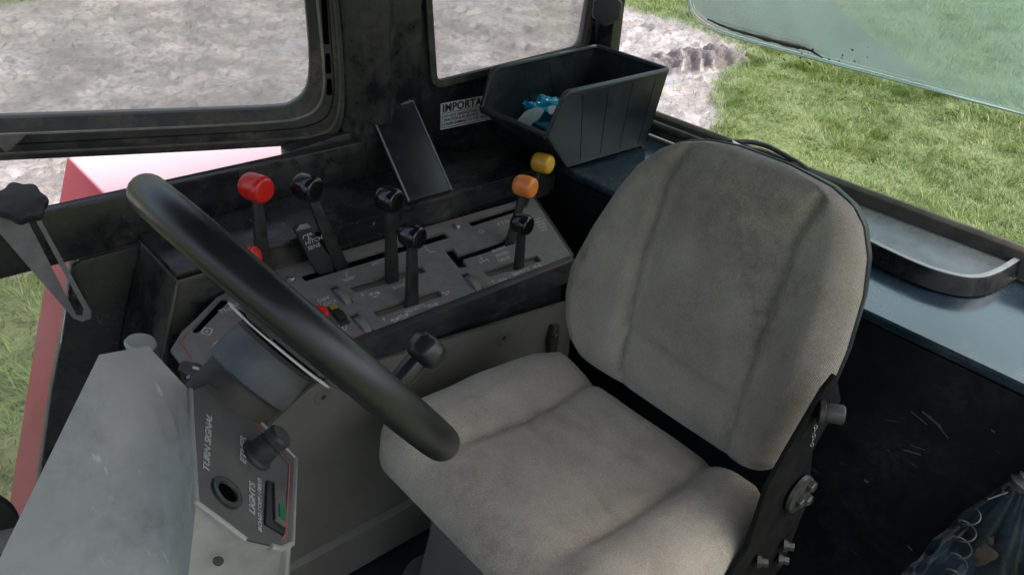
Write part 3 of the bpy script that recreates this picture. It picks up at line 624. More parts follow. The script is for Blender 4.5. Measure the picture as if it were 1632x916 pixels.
# red key lines of the panel
flat_marks('red_line', [seg(pc(287, 544), pc(303, 527), .0016, PAN, 0), seg(pc(287, 544), pc(306, 573), .0016, PAN, 0), seg(pc(455, 430), pc(840, 320), .0012, PAN, 0),
                        seg(pc(628, 519), pc(905, 418), .0012, PAN, 0), seg(pc(556, 541), pc(580, 531), .002, PAN, 0)], PAN, M['print_red'], panel)
def ct(s, size, px, py, **k): return text(s, size, pc(px, py), EX, EY, M['print'], panel, **k)
ct('THROTTLE', .015, 351, 501); ct('DIFF.', .0125, 508, 483); ct('LOCK', .0125, 513, 490)
ct('HITCH', .0135, 594, 424); ct('P T O', .0125, 795, 360)
ct('FRONT', .0115, 786, 403); ct('WHEEL', .0115, 791, 410.5); ct('DRIVE', .0115, 796, 418)
ct('REMOTE', .0115, 819, 440); ct('F', .012, 787, 452); ct('F', .012, 578, 473); ct('F', .012, 612, 512); ct('REMOTE', .0115, 628, 462); ct('REMOTE', .0115, 648, 500)
for k, s in enumerate(('LOW', 'REMOTE', 'LEVERS', 'FLOAT', 'LOCK')): ct(s, .008, 853+k*2.2, 352+k*4.5)
# little pictograms: circles with marks, tilted arrows, implement outlines
def ringmarks(px, py, r, teeth=0):
    c_ = pc(px, py); n = 20; ps = []
    for i in range(n):
        a, b = 2*math.pi*i/n, 2*math.pi*(i+.98)/n
        ps.append([c_+EX*math.cos(a)*r+EY*math.sin(a)*r, c_+EX*math.cos(b)*r+EY*math.sin(b)*r, c_+EX*math.cos(b)*r*.8+EY*math.sin(b)*r*.8, c_+EX*math.cos(a)*r*.8+EY*math.sin(a)*r*.8])
    for i in range(teeth):
        a = 2*math.pi*i/teeth; d = EX*math.cos(a)+EY*math.sin(a); s = PAN.cross(d)*.0011
        ps.append([c_+d*r*.95-s, c_+d*r*.95+s, c_+d*r*1.22+s, c_+d*r*1.22-s])
    ps.append([c_+EX*r*.3+EY*r*.2, c_-EX*r*.35+EY*r*.1, c_-EX*r*.1-EY*r*.35]); return ps
ic = ringmarks(330, 528, .0085, 4)+ringmarks(349, 550, .0085, 9)+ringmarks(480, 476, .008, 0)+ringmarks(546, 522, .008, 0)+ringmarks(767, 369, .0055, 6)
def strokes(px, py, s, segs):
    c_ = pc(px, py); return [seg(c_+EX*a[0]*s+EY*a[1]*s, c_+EX*b[0]*s+EY*b[1]*s, .0014, PAN, 0) for a, b in segs]
arrow = [((-1, 0), (.6, 0)), ((.6, 0), (.1, .35)), ((.6, 0), (.1, -.35)), ((-.8, -.5), (-.1, -.5)), ((-1, .25), (-.3, .35))]
plough = [((-1, -.5), (1, -.5)), ((-.9, -.8), (.7, -.8)), ((0, -.2), (.1, .5)), ((.1, .5), (.6, .8))]
corner = [((-1, 1), (-1, -1)), ((-1, -1), (.3, -1))]
axle = [((-.8, -.9), (-.8, 0)), ((.8, -.9), (.8, 0)), ((-.8, -.4), (.8, -.4)), ((0, -.4), (0, .7)), ((-.4, .9), (.4, .9)), ((-.3, .4), (.3, .4))]
for px, py, s, sg in ((599, 468, .013, arrow), (645, 503, .013, arrow), (692, 486, .014, arrow), (631, 509, .010, arrow), (803, 446, .012, arrow), (858, 424, .012, arrow), (553, 440, .013, plough), (688, 396, .010, corner), (769, 414, .012, axle), (712, 466, .010, arrow)): ic += strokes(px, py, s, sg)
flat_marks('pictogram', ic, PAN, M['print'], panel)['kind'] = 'stuff'
# diff-lock rocker with yellow window
c_ = pc(537, 505)
MB().add(*prism(quadp((522, 492), (536, 487), (558, 515), (543, 521)), PAN*.004)).build('rocker_frame', M['lip'], panel, bevel=.001)
MB().add(*prism([pc(524, 492, .0045), pc(535, 488.5, .0045), pc(539, 493, .0045), pc(528, 497, .0045)], PAN*.002)).build('yellow_window', M['yellow_lens'], panel, smooth=False)
MB().add(*prism([pc(532, 505, .0045), pc(545, 500, .0045), pc(553, 511, .0045), pc(541, 516, .0045)], PAN*.006)).build('rocker', M['console_dark'], panel, bevel=.001)
# beige side panel of the console
yb = 1.0
bp_ = [P(893, 487, y=yb)+V((.04, 0, -.004)), P(598, 577, y=yb), P(560, 596, y=yb), P(528, 607, y=yb), P(508, 611, y=yb), P(486, 626, y=yb), P(450, 660, y=yb), P(412, 697, y=yb), P(380, 740, y=yb), V((.30, yb, .98)), V((1.10, yb, .98))]
bp_ = bp_[:1]+[bp_[1]]+crv(bp_[2:9], 4)+bp_[9:]
bs = MB().add(*prism(bp_, (0, .012, 0))).build('side_cover', M['beige'], con, bevel=.003)
MB().add(*prism([(.30, yb, 1.085), (.30, yb-.012, 1.075), (.30, yb-.012, .98), (.30, yb, .98)], (.8, 0, 0))).build('lower_step', M['beige'], bs, bevel=.004)
for px, py in ((515, 632), (803, 538)):
    c_ = P(px, py, y=yb)
    MB().add(*lathe(c_, (0, -1, 0), [(0, .017), (.0015, .016), (.0012, .011), (.001, .006)], 20)).build('screw_dish', M['beige'], bs)
    MB().add(*lathe(c_, (0, -1, 0), [(.001, .0045), (.0018, .0045)], 12)).build('screw_hole', M['ink'], bs, smooth=False)

# small catch beside the seat back
ct_ = thing('latch', 'small dark steel catch on the beige cover beside the seat back', 'latch', P(884, 540, y=.985))
MB().add(*prism([P(878, 545, y=.985), P(884, 520, y=.985), P(892, 518, y=.985), P(890, 548, y=.985), P(884, 580, y=.985), P(878, 575, y=.985)], (0, .012, 0))).add(*lathe(P(884, 535, y=.984), (0, -1, 0), [(0, .007), (.006, .007), (.007, .005)], 10)).build('catch_plate', M['dark_steel'], ct_, bevel=.001)

# ------------------------------------------------------------------ levers
def barrel(c, axis, r, hl, m_, parent, name='knob'):
    pr = []
    for i in range(13):
        pass
    for t, q in ((-1, .35), (-.985, .66), (-.93, .81), (-.80, .92), (-.55, .98), (-.2, 1), (.2, 1), (.55, .98), (.78, .93), (.90, .85), (.955, .76), (.985, .64), (1, .45), (1.005, .2)): pr.append((hl*t, r*q))
    return MB().add(*lathe(c, axis, pr, 28)).build(name, m_, parent, ang=60)
def lever(name, label, bpx, kpx, km, ky=0., w0=.026, w1=.015, r=.024, hl=.022, axis=(.26, -.90, .04), base_d=-.02, cat='lever'):
    b = pc(*bpx); k = P(*kpx, y=b.y+ky); t = thing(name, label, cat, b, 'control levers standing on the console')
    b0 = b+PAN*base_d; ax = (k-b0).normalized(); sd = V((1, 0, 0)); sd = (sd-ax*sd.dot(ax)).normalized(); fw = ax.cross(sd)
    e0, e1 = b0, k-ax*r*.55; v = []
    for p, w_, th in ((e0, w0, .011), ((e0*.35+e1*.65), w0*.35+w1*.65, .010), (e1, w1, .010)):
        v += [p-sd*w_/2-fw*th/2, p+sd*w_/2-fw*th/2, p+sd*w_/2+fw*th/2, p-sd*w_/2+fw*th/2]
    f = [[0, 1, 2, 3], [8, 9, 10, 11]]+[[j*4+i, j*4+(i+1) % 4, j*4+4+(i+1) % 4, j*4+4+i] for j in range(2) for i in range(4)]
    mesh('shaft', v, f, M['shaft'], t, bevel=.002)
    barrel(k, axis, r, hl, km, t)
    return t
lever('hitch_lever', 'lever with a big red barrel knob, nearest the steering wheel', (422, 437), (408, 299), M['red_knob'], 0, .030, .017, .0245, .0245)
lever('hitch_lever', 'black knobbed lever leaning forward between the red lever and the tallest black lever', (547, 420), (491, 299), M['gloss_black'], .0, .030, .016, .0245, .023)
lever('remote_lever', 'tall upright black knobbed lever standing in the middle slot of the console', (627, 450), (621, 318), M['gloss_black'], 0, .028, .018, .0235, .021)
lever('remote_lever', 'black knobbed lever in the front slot of the console, nearest the lip', (658, 486), (657, 376), M['gloss_black'], 0, .027, .018, .0215, .020)
lever('front_drive_lever', 'lever with an orange knob just behind the short black lever', (812, 388), (837, 297), M['orange_knob'], .01, .022, .015, .0225, .022)
lever('short_remote_lever', 'short black knobbed lever in front of the orange knob at the rear of the console', (829, 428), (832, 357), M['gloss_black'], 0, .022, .017, .0205, .019)
lever('power_take_off_lever', 'lever with a mustard yellow knob on a thin rod below the parts bin', (832, 334), (865, 260), M['yellow_knob'], .02, .007, .006, .0225, .022)
# red flat knob half hidden behind the wheel, red push button
rt = thing('throttle_lever', 'flat red throttle knob half hidden behind the steering wheel rim', 'lever', pc(372, 466))
k_ = P(402, 408, y=1.20); barrel(k_, (.55, -.7, .45), .018, .010, M['red_knob'], rt)
MB().add(*tube([pc(372, 470, -.01), k_-V((.012, 0, .012))], .005, 8)).build('shaft', M['shaft'], rt)
rbn = thing('push_button', 'red round push button next to the words DIFF LOCK', 'button', pc(508, 503))
barrel(pc(509, 508, .010), PAN, .0155, .011, M['red_knob'], rbn, 'cap')
MB().add(*lathe(pc(508, 503), PAN, [(0, .012), (.006, .012)], 16)).build('stem', M['lip'], rbn)
# hitch sensitivity paddle
hp = thing('hitch_paddle', 'short black paddle lever with white HITCH SENS print and grey tip', 'lever', pc(520, 432), 'control levers standing on the console')
yb_ = 1.195
pq = [P(468, 366, y=yb_), P(474, 356, y=yb_), P(486, 354, y=yb_), P(494, 361, y=yb_), P(508, 384, y=yb_), P(526, 410, y=yb_), P(530, 432, y=yb_), P(506, 436, y=yb_), P(492, 414, y=yb_), P(487, 404, y=yb_)]
hq = MB().add(*prism([p+V((0, .006, 0)) for p in pq], (0, -.012, 0))).build('paddle', M['lip'], hp, bevel=.003)
MB().add(*prism([P(468.5, 366, y=yb_)+V((0, -.0065, 0)), P(474, 356, y=yb_)+V((0, -.0065, 0)), P(486, 354, y=yb_)+V((0, -.0065, 0)), P(493, 360, y=yb_)+V((0, -.0065, 0))], (0, -.0015, 0))).build('tip', M['stay'], hp, bevel=.0006)
bd = (P(505, 378, y=yb_)-P(484, 386, y=yb_)).normalized(); ud = (P(480, 366, y=yb_)-P(490, 390, y=yb_)).normalized()
text('HITCH', .0115, P(484, 389, y=yb_)+V((0, -.0065, 0)), bd, ud, M['print'], hp); text('SENS', .0115, P(488, 397, y=yb_)+V((0, -.0065, 0)), bd, ud, M['print'], hp)
h0 = P(488, 374, y=yb_)+V((0, -.0065, 0)); flat_marks('pictogram', [seg(h0+bd*a[0]+ud*a[1], h0+bd*b[0]+ud*b[1], .0016, (0, -1, 0), 0) for a, b in (((-.008, .004), (.008, .004)), ((0, .004), (0, -.006)), ((.003, .001), (.009, .001)), ((-.008, .004), (-.010, -.002)), ((-.003, -.006), (.004, -.006)))], (0, -1, 0), M['print'], hp)

# ------------------------------------------------------------------ steering wheel
WC = V((.304, .648, 1.838)); WN = V((.815, .02, .579)).normalized()
sw_ = thing('steering_wheel', 'black steering wheel seen edge on in front of the seat, with hub plate', 'steering wheel', WC)
a_, u_, w_ = frame_of(WN); RW = .1885
rim = [WC+(u_*math.cos(2*math.pi*i/96)+w_*math.sin(2*math.pi*i/96))*RW for i in range(96)]
MB().add(*tube(rim, .0185, 20, closed=True)).build('rim', M['wheel'], sw_)
hubc = WC-WN*.031
MB().add(*lathe(hubc, WN, [(-.0012, .060), (-.0008, .0655), (.0008, .066), (.0012, .061)], 48)).build('hub_plate', M['hub'], sw_)
MB().add(*lathe(hubc, WN, [(.004, .058), (.012, .045), (.016, .02)], 32)).build('hub_cap', M['boot2'], sw_)
for k in range(3):
    t = R(90+120*k+55); d = u_*math.cos(t)+w_*math.sin(t); s = WN.cross(d)
    p0, p1 = hubc+d*.055, WC+d*(RW-.008); MB().add(*prism([p0-s*.016, p0+s*.016, p1+s*.011, p1-s*.011], WN*.006)).build('spoke', M['boot2'], sw_, bevel=.002)
# spinner knob on the far side of the rim
sp = P(655, 618, pl=(WC+V((.052, .113, -.079)), (.349, .768, -.535)))
e_ = sp-WC; e_ -= WN*e_.dot(WN); sp = WC+e_.normalized()*RW
sn = MB().add(*lathe(sp, WN, [(.012, .012), (.020, .0135), (.045, .0140), (.053, .0132), (.057, .0215), (.066, .0248), (.078, .0240), (.086, .0195), (.089, .010)], 32, 8, .03)).build('spinner_knob', M['wheel'], sw_, ang=45)
tg = WN.cross(e_.normalized())
MB().add(*prism([sp+tg*.032-e_.normalized()*.012, sp+tg*.032+e_.normalized()*.012, sp-tg*.032+e_.normalized()*.012, sp-tg*.032-e_.normalized()*.012], WN*.021)).build('clamp', M['dark_steel'], sw_, bevel=.003)
MB().add(*lathe(sp+WN*.018, WN, [(0, .014), (.006, .014)], 6)).build('clamp_nut', M['steel'], sw_, smooth=False)

# ------------------------------------------------------------------ steering column and pod
colm = thing('steering_column', 'grey plastic steering column pod with printed switch panel left of the seat', 'steering column', (.1, .6, .97))
MB().add(*lathe(WC-WN*.036, -WN, [(0, .042), (.004, .0465), (.034, .048), (.041, .0465), (.044, .042)], 40)).build('column_cover', M['boot'], colm)
MB().add(*lathe(WC-WN*.078, -WN, [(0, .041), (.004, .0425), (.058, .0425), (.068, .040), (.071, .034)], 36)).build('column_boot', M['boot2'], colm)
MB().add(*tube([WC-WN*.10, WC-WN*.55], .022, 16)).build('column_tube', M['lip'], colm)
PP0, PPN = V((.18, .53, 1.79)), V((.708, -.298, .64)).normalized(); PLP = (PP0, PPN)
def pd(px, py, d=0): return P(px, py, pl=PLP)+PPN*d
A_, B_ = P(158, 565, y=.635), P(236, 551, y=.64)
T1, T2, T3, T4, T5, T6, T7 = pd(302, 622), pd(313, 800), pd(395, 862), pd(445, 874), pd(464, 866), pd(470, 732), pd(402, 662)
F_ = P(-60, 1010, y=.57); G_ = P(290, 1010, y=.478)
K_ = P(385, 985, y=.50); J_ = P(446, 985, y=.52)
dwn = V((-.06, 0, -.45))
# front face (top-left, lit), side face below the panel, built as one skin
nU, nV = 3, 3; vs, fs = [], []
def bil(a, b, c, d, s, t): return a*(1-s)*(1-t)+b*s*(1-t)+c*s*t+d*(1-s)*t
skin = MB()
def patch(a, b, c, d, bulge=0):
    n_ = (b-a).cross(d-a).normalized(); v = []; f = []
    for i in range(nU+1):
        for j in range(nV+1):
            s, t = i/nU, j/nV; v.append(bil(a, b, c, d, s, t)+n_*bulge*16*s*(1-s)*t*(1-t))
    for i in range(nU):
        for j in range(nV): f.append([i*(nV+1)+j, (i+1)*(nV+1)+j, (i+1)*(nV+1)+j+1, i*(nV+1)+j+1])
    skin.add(v, f)
patch(A_, B_, T1, A_*.55+T1*.45)      # top corner triangle-like facet
patch(A_, A_*.55+T1*.45, G_, F_, -.004)
patch(A_*.55+T1*.45, T1, T2, G_)
patch(T2, T3, K_, G_)
patch(T3, T4, J_, K_); patch(T4, T5, T5+dwn*.4, J_); patch(T5, T6, T6+dwn*.5, T5+dwn*.4); patch(T6, T7, T7+dwn*.5, T6+dwn*.5)
patch(A_, B_, B_+V((.06, .05, -.22)), F_+V((.06, .05, -.22)))
patch(F_, G_, G_+dwn, F_+dwn); patch(G_, K_, K_+dwn, G_+dwn)
cowl = skin.build('cowl', M['cowl'], colm, ang=75)
cn = (G_-T1).cross(T2-T1).normalized()
if cn.dot(V(CAM)-T1) < 0: cn = -cn
cpl = (T1.lerp(T2, .5)+cn*.0005, cn)
ppoly = [T1, T2, T3, T4, T5, T6, T7, pd(370, 640), pd(330, 612)]
ins = sum(ppoly, V((0, 0, 0)))/len(ppoly)
swp = MB().add(*prism([ins+(p-ins)*.985-PPN*.002 for p in ppoly], PPN*.0035), ).build('switch_panel', M['pod'], colm, smooth=False)
# pale raised edge round the panel
edge = MB().add(*tube([T1+PPN*.001, T1.lerp(T2, .33), T1.lerp(T2, .66), T2, T2.lerp(T3, .4), T2.lerp(T3, .95)], .0024, 8)); edge.build('pod_edge', M['cowl'], colm)
MB().add(*tube([T3*.3+T4*.7, T4, T4*.5+T5*.5, T5, T6, T6*.5+T7*.5, T7], .0032, 8)).build('pod_edge', M['cowl'], colm)
flat_marks('red_line', [seg(pd(446, 862, .0016), pd(453, 852, .0016), .0016, PPN, 0), seg(pd(453, 852, .0016), pd(459, 742, .0016), .0016, PPN, 0), seg(pd(459, 742, .0016), pd(405, 678, .0016), .0016, PPN, 0)], PPN, M['print_red'], swp)
def pt(s, size, a, b, **k):
    o = pd(*a, .0016); d = (pd(*b, .0016)-o).normalized(); return text(s, size, o, d, PPN.cross(d), M['print_bright'], swp, shear=.15, bold=.0003, **k)
def fit(s, a, b, **k):   # lettering scaled to the printed length
    L_ = (pd(*b)-pd(*a)).length; o = pt(s, .01, a, b, **k)
    xs = [(v.co) for v in o.data.vertices]; d = (pd(*b)-pd(*a)).normalized(); pr = [c.dot(d) for c in xs]; sc = L_/(max(pr)-min(pr))
    off = pd(*a, .0016)-wloc(swp)
    for v in o.data.vertices: c = v.co-off; h = c.dot(PPN); cc_ = c-PPN*h; al2 = cc_.dot(d); v.co = off+d*al2*sc+(cc_-d*al2)*sc*.78+PPN*h
    return o
fit('TURN SIGNAL', (330, 756), (335, 666)); fit('ETHER', (389, 742), (389, 700)); fit('LIGHTS', (403, 823), (403, 773)); fit('ROAD / OFF / FIELD', (414, 850), (413, 766))
# ether push knob, empty switch hole, light rocker
ek = pd(406, 728); MB().add(*lathe(ek, PPN, [(0, .0165), (.004, .0165), (.006, .0135), (.020, .0125), (.0215, .0105), (.024, .0105), (.0255, .0125), (.032, .0125), (.0345, .010)], 28)).build('push_knob', M['knob_grip'], swp)
hc = pd(358, 788); MB().add(*lathe(hc, PPN, [(.001, .0155), (.0045, .0155), (.005, .0135), (.0045, .0105), (.002, .0098)], 28)).build('socket_ring', M['dark_steel'], swp)
MB().add(*lathe(hc, PPN, [(.0022, .0095), (.0027, .0095)], 24)).build('socket_hole', M['void'], swp, smooth=False)
MB().add(*prism([pd(421, 768, .0015), pd(418, 838, .0015), pd(449, 856, .0015), pd(452, 782, .0015)], PPN*.003)).build('rocker_frame', M['lip'], swp, bevel=.001)
MB().add(*prism([pd(428, 774, .0046), pd(430, 834, .0046), pd(446, 846, .0046), pd(447, 784, .0046)], PPN*.003)).build('rocker', M['pod'], swp, bevel=.001)
MB().add(*prism([pd(434, 810, .0078), pd(434, 832, .0078), pd(445, 838, .0078), pd(445, 816, .0078)], PPN*.0008)).build('green_window', M['green_lens'], swp, smooth=False)
nn = (T3-T2).cross(G_-T2).normalized(); c_ = P(348, 893, pl=(T2, nn))
if nn.y > 0: nn = -nn
MB().add(*lathe(c_, nn, [(0, .0045), (.0015, .004), (.0015, .002)], 14)).build('screw', M['dark_steel'], colm)
# pale cap behind the pod
cp = thing('turn_signal_lever', 'pale grey rounded lever tip sticking up behind the pod', 'lever', P(225, 548, y=.72))
MB().add(*lathe(P(224, 547, y=.72), (.22, -.10, .95), [(-.008, .010), (-.004, .0135), (0, .015), (.003, .0135), (.004, .007)], 28)).build('cap', M['grey_cap'], cp)
MB().add(*tube([P(224, 550, y=.72), P(232, 600, y=.74)], .007, 8)).build('stem', M['lip'], cp)
# ignition key
ky = thing('ignition_key', 'black headed ignition key with pale painted loop hole beside the pod', 'key', pc(308, 602))
kp = (P(310, 594, y=.95), (.35, -.75, .56))
MB().add(*prism(round_poly([P(x, y, pl=kp) for x, y in ((286, 590), (291, 574), (316, 578), (335, 590), (332, 601), (317, 609))], .004, 4), V((.35, -.75, .56)).normalized()*-.005)).build('key_head', M['lip'], ky, bevel=.001)
MB().add(*prism(round_poly([P(x, y, pl=kp)+V((.35, -.75, .56))*.0003 for x, y in ((306, 583), (317, 586), (317, 590), (306, 588))], .002, 4), V((.35, -.75, .56)).normalized()*.001)).build('lit_hole_patch', M['grey_cap'], ky)  # pale patch painted for the lit background seen through the loop hole
MB().add(*tube([P(300, 600, pl=kp), pc(300, 615)], .003, 6)).build('key_blade', M['steel'], ky)
# dark lever parts between pod and seat at the lower left
pl_ = thing('pedal_arm', 'black steel pedal arm with pale cap at the lower left corner', 'pedal', P(5, 860, y=.9))
MB().add(*tube(crv([P(-25, 800, y=.9), P(0, 818, y=.9), P(12, 850, y=.9), P(20, 900, y=.9)], 5), .016, 10)).build('arm', M['lip'], pl_)
MB().add(*lathe(P(10, 860, y=.885), (.2, -.8, .5), [(0, .016), (.008, .016), (.012, .01)], 14)).build('pivot_cap', M['stay'], pl_)

# ------------------------------------------------------------------ driver's seat
seat = thing('driver_seat', 'beige grey cloth tractor seat with ribbed backrest and dark steel side plates', 'seat', (.75, .645, .97))
def sstep(x, a, b): t = min(1, max(0, (x-a)/(b-a))); return t*t*(3-2*t)
LZ = V((.1, 0, .45)).normalized(); NF = V((-.45, 0, .1)).normalized(); B0 = V((.93, 0, 1.42))
zs = [1.418, 1.425, 1.435, 1.455, 1.483, 1.53, 1.577, 1.66, 1.742, 1.794, 1.832, 1.852, 1.866, 1.874]
yfar = [.775, .812, .838, .868, .888, .904, .907, .884, .852, .825, .789, .757, .715, .66]
ynear = [.50, .455, .425, .408, .401, .392, .388, .388, .397, .412, .434, .458, .498, .57]
Mu, Mv = 96, 90; v, f = [], []
def back_disp(y, z):
    e = 0
    for gy_, zz0, zz1 in ((np.interp(z, [1.43, 1.53, 1.66, 1.79, 1.87], [.725, .75, .76, .752, .722]), 1.42, 1.88), (np.interp(z, [1.43, 1.53, 1.66, 1.79, 1.87], [.495, .503, .508, .507, .487]), 1.42, 1.88)):
        e -= .014*math.exp(-((y-gy_)/.008)**2)
        e -= .006*math.exp(-((y-gy_)/.035)**2)
    inn = sstep(y, .49, .53)*(1-sstep(y, .73, .77))
    e -= inn*.012*(1-sstep(z, 1.72, 1.84))
    e -= inn*.010*math.exp(-((z-(1.520+.006*math.sin(y*20)))/.007)**2)+inn*.003*math.exp(-((z-1.725)/.014)**2)
    e += inn*.010*math.exp(-((z-1.47)/.035)**2)
    e += .010*(sstep(y, .80, .88)+1-sstep(y, .42, .48))*(1-sstep(z, 1.75, 1.86))
    e += .0016*math.sin(y*37+z*23)*math.sin(z*41-y*15)
    return e
for side in (1, 0):
    for j in range(Mv+1):
        t = .5-.5*math.cos(math.pi*j/Mv); z = np.interp(t, np.linspace(0, 1, 60), np.interp(np.linspace(0, 1, 60), [0, 1], [zs[0], zs[-1]]))
        ya, yb2 = float(np.interp(z, zs, ynear)), float(np.interp(z, zs, yfar))
        for i in range(Mu+1):
            s = i/Mu; s = .5-.5*math.cos(math.pi*s); y = ya+(yb2-ya)*s
            ed = min(s, 1-s)*(yb2-ya); ev = min(z-zs[0], zs[-1]-z)
            rr = .045; a1 = math.sqrt(max(0, 1-(1-min(1, ed/rr))**2)); a2 = math.sqrt(max(0, 1-(1-min(1, ev/rr))**2)) if ev < rr else 1
            d = .042*min(a1, a2)**.9
            pt_ = B0+LZ*((z-1.42)/LZ.z); pt_.y = y
            lump = back_disp(y, z)*min(1, ed/.04, ev/.03+.15)
            v.append(pt_+NF*(((d+lump)-.030) if side else (-.030-.045*(min(a1, a2)**.6))))
n0 = (Mu+1)*(Mv+1)
for j in range(Mv):
    for i in range(Mu):
        a = j*(Mu+1)+i; f.append([a, a+1, a+Mu+2, a+Mu+1]); f.append([n0+a, n0+a+Mu+1, n0+a+Mu+2, n0+a+1])
front_f = [q for k, q in enumerate(f) if k % 2 == 0]; rear_f = [[i-n0 for i in q] for k, q in enumerate(f) if k % 2]
mesh('backrest', v[:n0], front_f, M['fabric'], seat, ang=80)
mesh('backrest_shell', v[n0:], rear_f, M['bin'], seat, ang=80)
# welt between cloth and shell
bnd = [v[i] for i in range(Mu+1)]+[v[j*(Mu+1)+Mu] for j in range(1, Mv+1)]+[v[Mv*(Mu+1)+i] for i in range(Mu-1, -1, -1)]+[v[j*(Mu+1)] for j in range(Mv-1, 0, -1)]
MB().add(*tube([p-NF*.003 for p in bnd[::2]], .003, 6, closed=True)).build('welt', M['bin'], seat)
# cushion
CXa, CXb = .515, .935; v, f = [], []; Mu, Mv = 96, 96
def cush(x, y):
    bol = sstep(y, .77, .84)+1-sstep(y, .45, .52)
    z = 1.418+.020*bol
    z -= .012*(math.exp(-((y-.775)/.012)**2)+math.exp(-((y-.505)/.012)**2))*(sstep(x, .55, .65))
    z -= .012*(1-bol)*math.exp(-((x-.78)/.1)**2)
    z -= .006*math.exp(-((x-(.70+.05*math.sin((y-.5)*6)))/.010)**2)*(1-bol)
    z += .010*math.exp(-((x-.58)/.06)**2)
    z -= .004*math.exp(-((x-.83+.15*(y-.6))/.012)**2)*(1-bol)
    z += .0016*math.sin(y*33+x*25)*math.sin(x*47-y*12)
    return z
for side in (1, 0):
    for j in range(Mv+1):
        t = .5-.5*math.cos(math.pi*j/Mv); x = CXa+(CXb-CXa)*t
        tt = (x-CXa)/(CXb-CXa)
        yn = float(np.interp(tt, [0, .02, .08, .2, .6, .85, .95, 1], [.47, .425, .385, .368, .366, .372, .388, .43])); yf = float(np.interp(tt, [0, .02, .08, .2, .6, .85, .95, 1], [.83, .870, .905, .922, .924, .912, .885, .83]))
        for i in range(Mu+1):
            s = .5-.5*math.cos(math.pi*i/Mu); y = yn+(yf-yn)*s
            ed = min(s, 1-s)*(yf-yn); ex0, ex1 = x-CXa, CXb-x
            r1 = .07; a = math.sqrt(max(0, 1-(1-min(1, ed/r1))**2)); b = math.sqrt(max(0, 1-(1-min(1, ex0/.10))**2)); c = math.sqrt(max(0, 1-(1-min(1, ex1/.05))**2))
            k = min(a, b, c); zt = cush(x, y); zb = 1.374
            v.append(V((x, y, zb+(zt-zb)*k)) if side else V((x, y, zb-.02*min(1, k*3))))
n0 = (Mu+1)*(Mv+1)
for j in range(Mv):
    for i in range(Mu):
        a = j*(Mu+1)+i; f.append([a, a+1, a+Mu+2, a+Mu+1]); f.append([n0+a, n0+a+Mu+1, n0+a+Mu+2, n0+a+1])
mesh('cushion', v, f, M['fabric'], seat, ang=80)
MB().add(*box((.56, .42, 1.30), (.92, .87, 1.352))).build('seat_pan', M['lip'], seat, bevel=.01)
# suspension below: bellows cover and slide plates
MB().add(*prism([(.60, .47, 1.27), (.60, .82, 1.27), (.55, .84, .99), (.55, .45, .99)], (.3, 0, 0))).build('suspension_cover', M['beige'], seat, bevel=.02)
MB().add(*prism([P(688, 800, y=.90), P(704, 822, y=.90), P(700, 868, y=.90), P(690, 890, y=.90), P(684, 850, y=.90)], (.004, -.006, 0))).build('adjust_tab', M['beige'], seat, bevel=.001)
MB().add(*prism(round_poly([P(632, 930, z=1.03), P(655, 890, z=1.03), P(700, 872, z=1.03), P(790, 900, z=1.03), P(760, 1000, z=1.03)], .02, 4), (0, 0, -.02))).build('slide_plate', M['beige'], seat, bevel=.004)
# side plate with hinge bolts on the near side
yp = .352
plate = [P(1338, 600, y=yp), P(1345, 640, y=yp), P(1300, 720, y=yp), P(1292, 800, y=yp), P(1250, 905, y=yp), P(1170, 1000, y=yp), P(1120, 1000, y=yp), P(1195, 880, y=yp), P(1228, 780, y=yp), P(1262, 720, y=yp), P(1318, 625, y=yp)]
sp_ = MB().add(*prism([p+V((0, .004, 0)) for p in plate], (0, .008, 0))).build('side_plate', M['plate'], seat, bevel=.002)
yo = V((0, -1, 0))
c_ = P(1305, 655, y=yp); dr = V((.55, -.8, .05)); dr.normalize()
MB().add(*lathe(c_, dr, [(0, .017), (.006, .018), (.008, .012), (.012, .0135), (.03, .0135), (.032, .012)], 24)).build('pivot_pin', M['dark_steel'], sp_)
c_ = P(1272, 785, y=yp)
MB().add(*lathe(c_, yo, [(0, .031), (.006, .030), (.008, .024)], 28)).build('hinge_disc', M['dark_steel'], sp_)
for dx, dz in ((.012, .014), (-.010, -.004), (.014, -.014)):
    MB().add(*lathe(c_+V((dx, -.007, dz)), yo, [(0, .010), (.007, .0095), (.009, .007)], 6)).build('hinge_bolt', M['dark_steel'], sp_, smooth=False)
for px, py in ((1240, 890), (1206, 893), (1248, 868)):
    MB().add(*lathe(P(px, py, y=yp), dr, [(0, .010), (.006, .010), (.007, .0065), (.016, .0065)], 6)).build('bolt', M['dark_steel'], sp_, smooth=False)
ch = MB()
for k in range(5):
    c0 = P(1300-k*1.5, 680+k*7, y=yp-.012); ch.add(*tube([c0+V((.0022*math.cos(t)*(1 if k % 2 else .3), .0022*math.cos(t)*(.3 if k % 2 else 1), .004*math.sin(t))) for t in np.linspace(0, 2*math.pi, 10)[:-1]], .0007, 5, closed=True))
ch.build('pin_chain', M['steel'], sp_)

